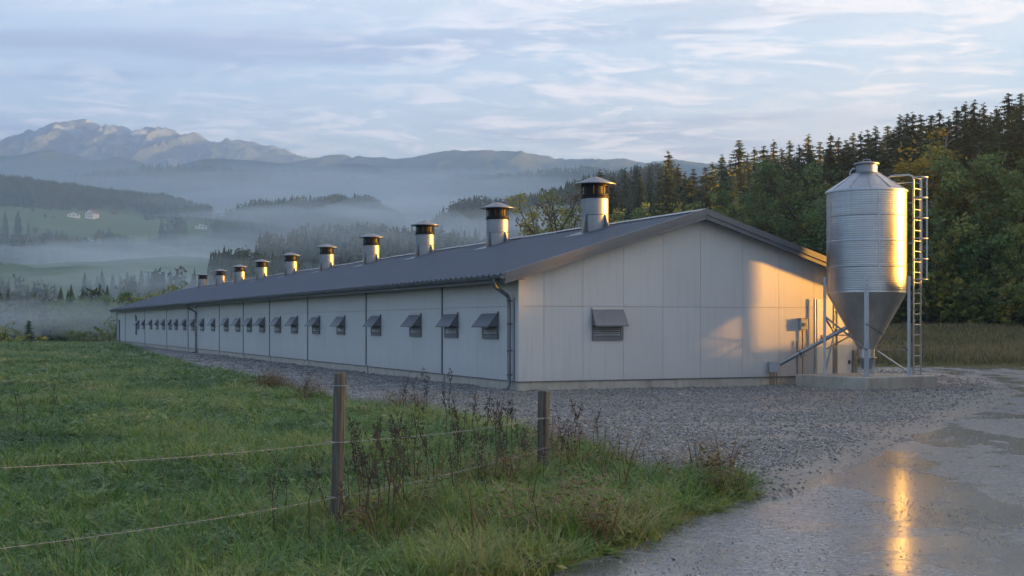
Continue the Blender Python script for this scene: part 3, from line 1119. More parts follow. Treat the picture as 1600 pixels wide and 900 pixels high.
b.tube([(0.0, -0.11, zn + 0.29), (0.0, -0.09, zn + 0.35), (0.0, 0.0, zn + 0.37), (0.0, 0.09, zn + 0.35), (0.0, 0.11, zn + 0.29)], 0.012, 6)
b.build('handle', M['steel'], nk)
b = MB()
b.tube([(0.02, -0.27, zn + 0.1), (0.02, -0.35, zn + 0.12), (0.02, -0.42, zn + 0.06), (0.02, -0.44, zn - 0.04), (0.02, -0.42, zn - 0.1)], 0.022, 8)
b.build('breather_pipe', M['steel'], nk)
# hopper
b = MB()
zh = 1.08 - P0
hp = [(RS + 0.004, zc0 + 0.01), (RS + 0.012, zc0 - 0.005), (RS - 0.01, zc0 - 0.03), (0.235, zh + 0.02), (0.225, zh), (0.225, zh - 0.28), (0.20, zh - 0.30)]
b.lathe(hp, 64)
hopper = b.build('hopper', M['cone'], silo)
for k in range(8):
    a = 2 * PI * k / 8 + 0.3
    b = MB()
    b.bar((math.cos(a) * (RS - 0.005), math.sin(a) * (RS - 0.005), zc0 - 0.03), (math.cos(a) * 0.24, math.sin(a) * 0.24, zh + 0.02), 0.03, 0.012, (math.cos(a), math.sin(a), 0.4))
    b.build('seam', M['cone'], hopper)
b = MB()
b.lathe([(0.235, zh - 0.26), (0.27, zh - 0.255), (0.27, zh - 0.225), (0.226, zh - 0.22)], 32)
b.build('flange', M['steel'], hopper)
b = MB()
b.add([(-.2, -.2, zh - .3), (.2, -.2, zh - .3), (.2, .2, zh - .3), (-.2, .2, zh - .3), (-.1, -.13, 0.18), (.1, -.13, 0.18), (.1, .13, 0.18), (-.1, .13, 0.18)],
      [(0, 1, 2, 3), (7, 6, 5, 4), (0, 4, 5, 1), (1, 5, 6, 2), (2, 6, 7, 3), (3, 7, 4, 0)])
b.build('boot', M['steel'], hopper)
b = MB()
for sx, sy in ((-.09, -.18), (.09, -.18), (-.09, .18), (.09, .18)):
    b.bar((sx, sy, 0.0), (sx, sy * 0.8, zh - 0.24), 0.035, 0.035)
b.build('boot_frame', M['steel'], hopper)
# legs: front, right, back, left
zl = 432
ztop = 3.07 - P0
legs = {'front': 0.0, 'right': R(83), 'left': R(-86), 'back': R(172), 'rear': R(230)}
LEGP = {}
for nm, a in legs.items():
    c, s = math.cos(a), math.sin(a)
    rr = RS + 0.05
    LEGP[nm] = (c * rr, s * rr)
    b = MB()
    tp = ztop if nm in ('front', 'right', 'left') else zc0
    u = Vector((c, s, 0))
    w = Vector((-s, c, 0))
    o = u * rr
    for off in (-0.055, 0.055):                         # channel: two flanges and a web
        p = o + w * off
        b.bar(p + Vector((0, 0, 0.0)), p + Vector((0, 0, tp)), 0.012, 0.07, tuple(u)) if False else b.bar(p, p + Vector((0, 0, tp)), 0.014, 0.075, tuple(u))
    p = o - u * 0.03
    b.bar(p, p + Vector((0, 0, tp - .01)), 0.096, 0.012, tuple(u))
    lg = b.build('leg', M['steel'], silo)
    b = MB()
    q = o
    b.box(q.x - 0.11, q.y - 0.11, 0.0, q.x + 0.11, q.y + 0.11, 0.015)
    b.build('foot_plate', M['steel'], lg)
    b = MB()
    for zz in np.arange(zc0 + 0.06, tp - 0.03, 0.12):
        c0 = o - u * 0.022
        b.tube([c0 + Vector((0, 0, zz)), c0 + u * 0.018 + Vector((0, 0, zz))], 0.014, 6)
    if b.v:
        b.build('bolts', M['trim_dark'], lg)


def L3(nm, z):
    return (LEGP[nm][0], LEGP[nm][1], z - P0)


def brace(a, c, r=0.026):
    b = MB()
    b.bar(a, c, r * 1.9, r * 1.2)
    b.build('brace', M['steel'], silo)


brace(L3('left', 1.98), L3('front', 1.08))
brace(L3('left', 1.06), L3('back', 1.75))
brace(L3('left', 0.42), L3('rear', 1.55))
brace(L3('left', 1.95), L3('rear', 1.50))
brace(L3('right', 1.03), L3('front', 1.76))
brace(L3('right', 1.05), L3('back', 1.05))
brace(L3('right', 1.85), L3('back', 1.0))
brace(L3('right', 0.45), L3('back', 1.1))
brace(L3('back', 1.45), L3('rear', 1.45))

# caged ladder on the right of the silo
yl = RS + 0.16
lad = None
b = MB()
x0, x1 = 0.10, -0.30
rails = []
for i, xx in enumerate((x0, x1)):
    b = MB()
    yy = yl + (0.0 if i == 0 else 0.20)
    if i == 0:
        b.tube([(xx, yy, 0.02), (xx, yy, zc1 + 0.28), (xx, yy - 0.04, zc1 + 0.38), (xx, yy - 0.14, zc1 + 0.42), (xx, yy - 0.60, zc1 + 0.40), (xx, yy - 0.66, zc1 + 0.36), (xx, yy - .66, zc1 + .22)], 0.027, 8)
        lad = b.build('ladder', M['steel'], silo)
    else:
        b.tube([(xx, yy, 0.02), (xx, yy, zc1 + 0.34)], 0.027, 8)
        b.tube([(xx, yy, zc1 + 0.22), (xx + .1, yy - 0.3, zc1 + 0.24), (xx + .2, yy - .62, zc1 + .22)], 0.018, 6)
        b.build('rail', M['steel'], lad)
for k in range(19):
    z = 0.25 + k * 0.285
    b = MB()
    b.tube([(x0, yl, z), (x1, yl + 0.20, z)], 0.015, 6)
    b.build('rung', M['steel'], lad)
zs_ = [2.98 - P0 + k * 0.557 for k in range(6)]
for z in zs_:
    b = MB()
    pts = []
    ca, cy = Vector((x0, yl, 0)), Vector((x1, yl + 0.20, 0))
    mid = (ca + cy) / 2
    for k in range(13):
        a = PI * k / 12
        d1 = (ca - mid)
        d2 = Vector((0.20, 0.40, 0))
        p = mid + d1 * math.cos(a) + Vector((0.04, 0.26, 0)) * math.sin(a)
        pts.append((p.x, p.y, z))
    b.tube(pts, 0.018, 6)
    b.build('cage_hoop', M['steel'], lad)
for k in (3, 6, 9):
    a = PI * k / 12
    p = mid + (ca - mid) * math.cos(a) + Vector((0.04, 0.26, 0)) * math.sin(a)
    b = MB()
    b.bar((p.x, p.y, zs_[0]), (p.x, p.y, zs_[-1]), 0.03, 0.012)
    b.build('cage_strap', M['steel'], lad)
for z in (0.9, 2.5, 3.6, 4.7):
    b = MB()
    b.bar((x0 * 0.5, RS, z), (x0, yl, z), 0.03, 0.03)
    b.build('standoff', M['steel'], lad)

# auger from the silo boot to the wall
def barn_pt(s, t, z):
    c, q = math.cos(BARN_ROT), math.sin(BARN_ROT)
    return Vector((BX + s * c - t * q, BY + s * q + t * c, z))


pA = barn_pt(7.80, -0.16, 0.56)
hub = Vector((SX, SY, 0))
pdir = Vector((math.cos(A_C), math.sin(A_C), 0))
pB = Vector((SX - 0.46, SY - 0.02, 1.72))
au = thing('feed_auger', 'slanting galvanised feed tube between the silo hopper and a box on the gable', 'feed pipe', (pA.x, pA.y, 0.0))
off = Vector((pA.x, pA.y, 0))
b = MB()
b.tube([pA - off, pB - off], 0.058, 12)
b.build('tube', M['steel'], au)
b = MB()
for k in (0.02, 0.34, 0.66):
    p = pA.lerp(pB, k) - off
    q = pA.lerp(pB, k + 0.02) - off
    b.tube([p, q], 0.072, 12)
b.build('clamp', M['pipe'], au)
b = MB()
b.box(-0.17, -0.13, 0.40, 0.13, 0.13, 0.70)
gb = b.build('gear_box', M['box'], au, (0, 0, 0), 0.0, bevel=0.015)
b = MB()
for x in (-0.12, -0.02, 0.06):
    b.tube([(x, -0.02, 0.01), (x, -0.02, 0.40)], 0.012, 6)
b.build('drop_pipe', M['rust'], au)

# ------------------------------------------------------------------ wire fence in the grass
def fence():
    p1, p2, p0 = Vector((-1.46, 10.6, 0)), Vector((0.35, 14.6, 0)), Vector((-3.30, 6.5, 0))
    f = thing('wire_fence', 'two leaning weathered wooden posts with strands of wire along the grass verge', 'fence', p1)

    def post(p, h, w, lean, seed):
        rs = random.Random(seed)
        b = MB()
        n = 8
        rings = []
        zs = [-0.4, 0.0, 0.3, 0.6, 0.85, 0.97, 1.0]
        for z in zs:
            rg = []
            for k in range(n):
                a = 2 * PI * (k + 0.5) / n
                sq = 1.0 / max(abs(math.cos(a)), abs(math.sin(a))) ** 0.62
                rr = w / 2 * sq * (1 + rs.uniform(-0.07, 0.07)) * (1.06 - 0.1 * max(z, 0))
                zz = z * h + (rs.uniform(-0.006, 0.012) if z == 1.0 else 0)
                rg.append((p.x - p1.x + rr * math.cos(a) + lean * max(z, -.1) * h, p.y - p1.y + rr * math.sin(a), zz))
            rings.append(rg)
        vs = [q for rg in rings for q in rg]
        fs = []
        for i in range(len(zs) - 1):
            for k in range(n):
                fs.append((i * n + k, i * n + (k + 1) % n, (i + 1) * n + (k + 1) % n, (i + 1) * n + k))
        fs.append(tuple(range((len(zs) - 1) * n, len(zs) * n)))
        b.add(vs, fs)
        po = b.build('post', M['post'], f)
        return po
    a = post(p1, 1.36, 0.10, 0.028, 1)
    c = post(p2, 1.0, 0.135, 0.012, 2)
    post(p0, 1.35, 0.115, 0.0, 3)
    zz = {0: (1.02, 0.56), 1: (0.795, 0.344), 2: (0.70, 0.36)}
    ps = [p0, p1, p2]
    for w in range(2):
        pts = []
        for i in range(2):
            A = ps[i] - p1 + Vector((0.02 - (0.06 if i or True else 0) * 0.0, -0.062, zz[i][w]))
            B = ps[i + 1] - p1 + Vector((0.02, -0.062, zz[i + 1][w]))
            for k in range(13 if i else 12):
                t = k / 12
                sag = 0.035 * 4 * t * (1 - t)
                pts.append(A.lerp(B, t) - Vector((0, 0, sag)))
        b = MB()
        b.tube(pts, 0.0026, 6)
        wr = b.build('wire', M['wire'], f)
        q = MB()
        L = 0
        for i in range(len(pts) - 1):
            for k in range(3):
                c0 = pts[i].lerp(pts[i + 1], (k + 0.5) / 3)
                d = (pts[i + 1] - pts[i]).normalized()
                u = d.cross(Vector((0, 0, 1))).normalized()
                q.bar(c0 - u * 0.010 - Vector((0, 0, .014)), c0 + u * 0.010 + Vector((0, 0, .014)), 0.003, 0.003)
                q.bar(c0 + d * .008 + u * 0.010 - Vector((0, 0, .014)), c0 + d * .008 - u * 0.010 + Vector((0, 0, .014)), 0.003, 0.003)
        q.build('barbs', M['wire'], wr)['kind'] = 'stuff'
    for p, lean, h, hs in ((p1, 0.028, 1.36, (0.795, 0.344, 1.26)), (p2, 0.012, 1.0, (0.70, 0.36))):
        q = MB()
        for z in hs:
            cx, cy = p.x - p1.x + lean * z, p.y - p1.y
            q.lathe([(0.082, z - 0.004), (0.088, z), (0.082, z + 0.004)], 12, (cx, cy))
        q.build('tie_wire', M['wire'], f)


fence()

# ------------------------------------------------------------------ hills, mountains and woods beyond the valley
def mountain_mat(name, rock, rock2, snow):
    m, T = material(name)
    g = T.n('ShaderNodeTexCoord').outputs['Object']
    a = T.noise(g, 0.004, 6, 0.65)
    gul = T.noise(T.mapping(g, (0.012, 0.004, 0.003), (0, R(25), 0)), 1.0, 6, 0.7, 1.0)
    z = T.n('ShaderNodeSeparateXYZ', i_0=g).outputs[2]
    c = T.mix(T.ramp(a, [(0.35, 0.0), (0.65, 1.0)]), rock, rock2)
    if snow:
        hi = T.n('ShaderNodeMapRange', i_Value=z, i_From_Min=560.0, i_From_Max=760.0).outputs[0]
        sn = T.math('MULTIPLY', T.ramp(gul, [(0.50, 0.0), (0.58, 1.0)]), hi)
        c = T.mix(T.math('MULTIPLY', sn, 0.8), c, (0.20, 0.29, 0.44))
    b = T.n('ShaderNodeBsdfPrincipled', i_Base_Color=c, i_Roughness=0.95)
    b.inputs['Specular IOR Level'].default_value = 0.1
    finish(T, b.outputs[0])
    return m


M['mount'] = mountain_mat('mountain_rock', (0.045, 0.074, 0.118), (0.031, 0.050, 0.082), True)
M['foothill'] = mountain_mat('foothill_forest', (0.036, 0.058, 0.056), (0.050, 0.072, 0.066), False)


class Hill:
    def __init__(self, name, D, prof, wf, wb, mat, power=1.0, rough=0.0, rs=0.01, tree=0.0, step=6.0, kind='structure', spur=0.0, seed=0, nrow=26, spread=0.7):
        self.D, self.wf, self.wb = D, wf, wb
        px = np.array([p[0] for p in prof], float)
        py = np.array([p[1] for p in prof], float)
        self.X = (px - 800) / FPX * D
        self.Z = CAM_Z + (506 - py) / FPX * D - tree
        self.power, self.rough, self.rs, self.spur, self.seed, self.spread = power, rough, rs, spur, seed, spread
        xs = np.arange(self.X[0], self.X[-1] + step, step)
        ys = np.concatenate([np.linspace(D - wf, D, nrow, endpoint=False), np.linspace(D, D + wb, max(4, nrow // 3))])
        self.o = grid_mesh(name, xs, ys, self.z, mat, kind)

    def z(self, x, y):
        x, y = np.asarray(x, float), np.asarray(y, float)
        crest = np.interp(x, self.X, self.Z)
        base = base_z(x, y) - 4
        u = np.where(y < self.D, (self.D - y) / self.wf, (y - self.D) / self.wb)
        u = np.clip(u, 0, 1)
        s = (1 - u ** self.power)
        s = s * s * (3 - 2 * s) if self.power >= 1.5 else s
        if self.spur:
            # buttresses running down towards the viewer
            rid = 1 - np.abs(2 * fbm(x * self.rs + 0.6 * fbm(x * self.rs * 0.6, y * self.rs * .5, self.seed + 3), y * self.rs * 0.22, self.seed, 5, 0.55) - 1)
            s = s + (rid - 0.72) * self.spur * np.sin(np.clip(u, 0, 1) * PI) ** 0.7
        z = base + (crest - base) * s
        if self.rough:
            z = z + (fbm(x * self.rs * 2, y * self.rs * 2, self.seed + 9, 4) - 0.5) * self.rough * np.minimum(1, 4 * u + 0.25)
        return z


def densify(prof, n, amp, seed):
    px = np.array([p[0] for p in prof], float)
    py = np.array([p[1] for p in prof], float)
    xx = np.linspace(px[0], px[-1], n)
    yy = np.interp(xx, px, py) + (fbm(xx * 0.12, xx * 0 + .5, seed, 4, 0.6) - 0.5) * amp
    return list(zip(xx, yy))


PK = [(-420, 262), (-250, 240), (-120, 228), (-40, 222), (0, 220), (19, 215.6), (41, 215), (66, 205), (94, 197), (103, 189), (120, 188), (134, 186), (150, 194), (166, 199), (180, 195),
      (194, 198), (212, 206), (234, 198), (250, 201), (256, 198), (275, 205), (281, 209), (312, 208), (331, 222), (347, 222), (369, 217), (387, 220), (419, 230), (428, 227.5),
      (453, 239), (481, 248), (510, 253), (560, 262), (640, 275), (760, 300)]
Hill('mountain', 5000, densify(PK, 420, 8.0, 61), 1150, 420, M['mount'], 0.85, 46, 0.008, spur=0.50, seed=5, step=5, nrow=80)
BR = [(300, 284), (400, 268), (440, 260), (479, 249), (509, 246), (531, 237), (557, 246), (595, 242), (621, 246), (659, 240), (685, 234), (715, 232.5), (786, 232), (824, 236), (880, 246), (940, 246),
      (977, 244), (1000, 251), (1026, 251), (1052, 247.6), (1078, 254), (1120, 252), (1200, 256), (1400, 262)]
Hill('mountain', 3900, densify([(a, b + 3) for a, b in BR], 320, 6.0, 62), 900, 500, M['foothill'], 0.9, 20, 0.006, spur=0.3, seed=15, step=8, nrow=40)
F1 = [(-420, 240), (-200, 250), (-60, 246), (0, 244), (31, 242), (81, 233), (97, 239), (125, 244), (147, 251), (187, 244), (212, 250), (241, 262), (300, 280), (420, 310)]
Hill('hill', 3000, densify(F1, 160, 2.0, 63), 560, 300, M['foothill'], 0.9, 14, 0.008, spur=0.28, seed=25, step=7, nrow=34)
F2 = [(120, 300), (220, 272), (270, 262), (290, 254), (328, 247), (400, 251), (437, 255), (494, 260), (540, 256), (569, 257), (610, 266), (644, 278), (720, 292), (820, 312)]
Hill('hill', 2600, densify(F2, 160, 2.0, 64), 420, 300, M['foothill'], 0.9, 12, 0.008, spur=0.26, seed=35, step=7, nrow=34)
W1 = [(20, 322), (100, 296), (147, 286), (187, 280), (256, 269), (312, 269), (344, 264.5), (381, 267.6), (437, 274), (500, 280), (550, 281), (587, 285), (692, 291), (719, 283), (775, 283), (831, 277), (906, 270),
      (962, 277), (1050, 282), (1160, 290)]
h1 = Hill('hill', 1900, W1, 300, 260, M['hillwood'], 1.6, 6, 0.012, tree=13, seed=45)
W2 = [(-420, 282), (-200, 276), (-80, 280), (0, 279), (31, 282), (62, 281), (94, 286), (131, 287), (175, 297), (203, 305), (250, 312), (281, 312), (312, 322), (344, 330), (400, 342), (470, 362)]
h2 = Hill('hill', 1250, W2, 560, 300, M['valley'], 1.25, 9, 0.006, tree=12, seed=55, step=5, nrow=50)
W3 = [(330, 352), (390, 328), (420, 320), (450, 315), (503, 313), (530, 310), (578, 311), (597, 321), (613, 329), (660, 352)]
h3 = Hill('hill', 900, W3, 110, 110, M['hillwood'], 1.6, 3, 0.02, tree=11, seed=65, step=4)
W4 = [(660, 372), (690, 345), (706, 332), (725, 318), (757, 315), (770, 319), (799, 318), (823, 310), (850, 305), (897, 287), (960, 277), (1010, 264), (1120, 262)]
h4 = Hill('hill', 720, W4, 130, 120, M['hillwood'], 1.6, 3, 0.02, tree=11, seed=75, step=4)


def shade_hill(x, y):  # unseen hill, added to keep the low sun off the valley
    r = x / np.maximum(y, 1)
    k = np.interp(r, [0.12, 0.18, 0.40, 0.5, 0.62, 1.2], [-0.02, 0.05, 0.14, 0.23, 0.30, 0.28])
    return k * y * smooth(125, 260, y) * smooth(5000, 3600, y) - 22 + (fbm(x * 0.006, y * 0.006, 87, 4) - 0.5) * 30


grid_mesh('hill', np.linspace(40, 1435, 100), np.linspace(135, 4900, 150), shade_hill, M['foothill'])


def low_tree(kind, rs, tiers=4, n=6):
    V, F = [], []
    if kind == 'fir':
        for t in range(tiers):
            z0 = 0.06 + 0.94 * t / tiers * 0.92
            z1 = min(1.0, z0 + 0.94 / tiers * 1.55)
            r = 0.19 * (1 - t / tiers) ** 0.85 + 0.012
            b = len(V)
            V.append((0, 0, z1))
            for k in range(n * 2):
                a = PI * k / n + rs.random()
                q = r * (1.0 if k % 2 == 0 else 0.55) * rs.uniform(0.8, 1.2)
                V.append((q * math.cos(PI * k / n), q * math.sin(PI * k / n), z0 - (0.035 if k % 2 == 0 else 0)))
            for k in range(n * 2):
                F.append((b, b + 1 + k, b + 1 + (k + 1) % (n * 2)))
    else:
        # a ragged crown: leaf sprays thrown through an egg-shaped volume, over a thin stem
        lobes = [(rs.uniform(-.16, .16), rs.uniform(-.16, .16), rs.uniform(.32, .82), rs.uniform(.12, .24)) for _ in range(tiers + 1)]
        for _ in range(n * tiers * 2):
            lx, ly, lz, lr = rs.choice(lobes)
            d = Vector((rs.gauss(0, 1), rs.gauss(0, 1), rs.gauss(0, 1))).normalized() * lr * rs.random() ** 0.4
            p = Vector((lx, ly, lz)) + d
            u = Vector((rs.gauss(0, 1), rs.gauss(0, 1), rs.gauss(0, 1))).normalized() * rs.uniform(.05, .1)
            w = u.cross(Vector((rs.gauss(0, 1), rs.gauss(0, 1), rs.gauss(0, 1)))).normalized() * rs.uniform(.04, .08)
            b = len(V)
            V += [tuple(p - u), tuple(p + u), tuple(p + w)]
            F.append((b, b + 1, b + 2))
        b = len(V)
        V += [(-.012, 0, 0), (.012, 0, 0), (0, 0, .6)]
        F.append((b, b + 1, b + 2))
    return np.array(V, float), np.array(F, int)


_rs = random.Random(5)
LOW = {'fir': [low_tree('fir', _rs) for _ in range(5)], 'leafy': [low_tree('leafy', _rs, 4, 7) for _ in range(5)],
       'fir_fine': [low_tree('fir', _rs, 9, 7) for _ in range(5)], 'leafy_fine': [low_tree('leafy', _rs, 6, 10) for _ in range(5)]}
M['far_leaf'] = leaf_mat('far_foliage', [(0.024, 0.040, 0.024), (0.038, 0.056, 0.028), (0.060, 0.070, 0.030), (0.10, 0.085, 0.034)], 0.0, 0.0)


def wood(name, pts, fine='', label=None):
    """pts: rows of x, y, z, height, kind (0 fir, 1 leafy)"""
    VV, FF, TT, off = [], [], [], 0
    rs = random.Random(len(pts))
    for x, y, z, h, k in pts:
        v, f = LOW[('fir', 'leafy')[int(k)] + fine][rs.randrange(5)]
        a = rs.uniform(0, 2 * PI)
        c, s = math.cos(a), math.sin(a)
        w = h * rs.uniform(0.85, 1.15)
        VV.append(np.stack([x + (v[:, 0] * c - v[:, 1] * s) * w, y + (v[:, 0] * s + v[:, 1] * c) * w, z + v[:, 2] * h], -1))
        FF.append(f + off)
        tone = rs.uniform(0.0, 0.45) if k == 0 else rs.uniform(0.3, 1.0)
        TT.append(np.full(len(v), tone))
        off += len(v)
    me = np_mesh(name, np.concatenate(VV), np.concatenate(FF), False, {'tone': ('POINT', np.concatenate(TT))})
    return tag(link(name, me, M['far_leaf']), label=label, kind='stuff')


def scatter_hill(h, n, x0, x1, y0, y1, hh, mask, firs=0.7, seed=1):
    r = np.random.default_rng(seed)
    x, y = r.uniform(x0, x1, n), r.uniform(y0, y1, n)
    m = mask(x, y)
    x, y = x[m], y[m]
    z = h.z(x, y) - 0.5
    H = r.uniform(hh[0], hh[1], len(x)) * (0.8 + 0.5 * vnoise(x / 60, y / 60, seed))
    k = (r.random(len(x)) > firs + 0.35 * (vnoise(x / 90, y / 90, seed + 4) - 0.5)).astype(float)
    return np.stack([x, y, z, H, k], -1)


def pxx(px, D):
    return (px - 800) / FPX * D


wood('woods', scatter_hill(h1, 5200, pxx(60, 1900), pxx(1080, 1900), 1640, 1960, (10, 17),
     lambda x, y: (fbm(x / 130, y / 90, 7, 3) > 0.36) & (h1.z(x, y) > base_z(x, y) + 6), 0.75, 2))
wood('woods', scatter_hill(h3, 1500, pxx(370, 900), pxx(625, 900), 810, 960, (8, 13), lambda x, y: h3.z(x, y) > base_z(x, y) + 4, 0.7, 3))
wood('woods', scatter_hill(h4, 2000, pxx(690, 720), pxx(1040, 720), 610, 790, (8, 13), lambda x, y: (h4.z(x, y) > base_z(x, y) + 4), 0.7, 4))


def w2mask(x, y):
    px = 800 + FPX * x / y
    py = 506 - (h2.z(x, y) - CAM_Z) / y * FPX
    n = fbm(x / 70, y / 70, 13, 3)
    top = (py < 322 + 0.05 * px + 26 * (n - 0.5) - 0.03 * np.clip(px - 200, 0, 400)) & (px < 350)
    belt = (px > 230) & (px < 345) & (py < 336)
    strip = (np.abs(py - (386 - 0.03 * px)) < 6 + 10 * (n - .4)) & (px > 70) & (px < 290) & (n > 0.42)
    hedge = (np.abs(py - 350 - 10 * np.sin(px / 60)) < 1.2) & (px > 230) & (px < 330)
    low = (py > 396) & (n > 0.40)
    return (top | belt | strip | hedge | low) & (px > -260) & (px < 430)


wood('woods', scatter_hill(h2, 16000, pxx(-260, 1250), pxx(430, 700), 700, 1290, (8, 14), w2mask, 0.6, 6), '_fine')


def on_base(n, x0, x1, y0, y1, hh, mask, firs, seed):
    class B0:
        z = staticmethod(base_z)
    return scatter_hill(B0, n, x0, x1, y0, y1, hh, mask, firs, seed)


wood('woods', on_base(900, pxx(430, 480), pxx(870, 480), 440, 560, (9, 15), lambda x, y: fbm(x / 40, y / 30, 3, 3) > 0.44, 0.75, 7), '_fine')
wood('woods', on_base(420, pxx(340, 400), pxx(490, 400), 380, 440, (7, 12), lambda x, y: fbm(x / 30, y / 30, 8, 3) > 0.45, 0.7, 8), '_fine')
wood('woods', on_base(500, pxx(-250, 600), pxx(60, 600), 540, 700, (9, 15), lambda x, y: fbm(x / 30, y / 30, 9, 3) > 0.47, 0.5, 9), '_fine')
wood('woods', on_base(700, pxx(-300, 300), pxx(330, 300), 230, 330, (6, 12), lambda x, y: fbm(x / 24, y / 24, 10, 3) > 0.50, 0.7, 10), '_fine')
wood('woods', on_base(300, pxx(380, 260), pxx(640, 260), 230, 300, (5, 9), lambda x, y: fbm(x / 24, y / 24, 12, 3) > 0.45, 0.6, 12), '_fine')

# farmhouses on the far meadow
M['hwall'] = simple_mat('render_white', (0.74, 0.72, 0.68), 0.8, 0, 0.08, 0.5)
M['hroof'] = simple_mat('roof_tile', (0.22, 0.09, 0.06), 0.8, 0, 0.2, 1.0)
M['hroof2'] = simple_mat('dark_roof_tile', (0.07, 0.065, 0.065), 0.8, 0, 0.2, 1.0)
M['hwood'] = simple_mat('barn_timber', (0.30, 0.16, 0.07), 0.8, 0, 0.2, 1.0)
M['glass'] = simple_mat('window_glass', (0.02, 0.025, 0.03), 0.1, 0, 0.0, 1.0)


def surf_at(px, py, zf, y0, y1):
    r = (px - 800) / FPX
    ys = np.linspace(y0, y1, 600)
    pp = 506 - (zf(r * ys, ys) - CAM_Z) / ys * FPX
    k = int(np.argmin(np.abs(pp - py)))
    return r * ys[k], ys[k], float(zf(np.array([r * ys[k]]), np.array([ys[k]]))[0])


def house(px, py, w, d, h, rh, rot, wall, roof, label, floors=2):
    x, y, z = surf_at(px, py, h2.z, 720, 1245)
    w, d, h, rh = w * 0.72, d * 0.72, h * 0.72, rh * 0.72
    t = thing('farmhouse', label, 'house', (x, y, z - 0.3), rot, 'farmhouses on the far misty meadow')
    b = MB()
    b.prism_xz([(-w / 2, -1), (w / 2, -1), (w / 2, h), (0, h + rh), (-w / 2, h)], -d / 2, d / 2)
    b.build('wall', wall, t)
    for s in (1, -1):
        b = MB()
        e = 0.5
        pr = [(s * (w / 2 + e), h - e * rh / (w / 2) + 0.03), (s * 0.001, h + rh + 0.03), (s * 0.001, h + rh + 0.28), (s * (w / 2 + e), h - e * rh / (w / 2) + 0.25)]
        b.prism_xz(pr if s > 0 else pr[::-1], -d / 2 - 0.6, d / 2 + 0.6)
        rf = b.build('roof', roof, t)
    b = MB()
    b.box(-1.2, -0.3, h + rh * 0.5, -0.7, 0.3, h + rh + 0.7)
    b.build('chimney', wall, rf)
    for fl in range(floors):
        for k in (-1, 0, 1):
            b = MB()
            xx, zz = k * w * 0.28, 0.8 + fl * 1.9
            b.box(xx - 0.4, -d / 2 - 0.06, zz, xx + 0.4, -d / 2 - 0.01, zz + 1.0)
            b.build('window', M['glass'], t)
    return t


house(144, 341, 9, 11, 5.2, 3.2, R(-12), M['hwall'], M['hroof'], 'tall white gabled farmhouse with reddish roof on the far meadow')
house(115, 339, 12, 8, 2.8, 2.2, R(20), M['hwall'], M['hroof2'], 'low pale outbuilding just left of the tall white farmhouse', 1)
house(178, 335, 6, 6, 2.6, 2.2, R(10), M['hwood'], M['hroof'], 'small orange timber hut right of the tall white farmhouse', 1)
house(195, 313, 10, 9, 3.4, 2.4, R(5), M['hwall'], M['hroof'], 'small white house high at the edge of the wood', 1)
house(214, 313, 9, 9, 3.0, 2.4, R(25), M['hwall'], M['hroof2'], 'small pale house beside the white house at the wood edge', 1)
house(355, 356, 11, 13, 4.5, 5.0, R(-28), M['hwall'], M['hroof2'], 'steep dark-roofed white farmhouse among trees on the right meadow')
house(314, 357, 11, 8, 2.6, 2.0, R(15), M['hwall'], M['hroof2'], 'low white shed left of the steep dark-roofed farmhouse', 1)
house(141, 381, 12, 8, 2.6, 2.6, R(-8), M['hwall'], M['hroof2'], 'low dark-roofed farmhouse at the lower meadow edge', 1)
house(158, 380, 10, 8, 3.2, 2.6, R(32), M['hwall'], M['hroof2'], 'pale gabled cottage right of the low dark-roofed farmhouse', 1)

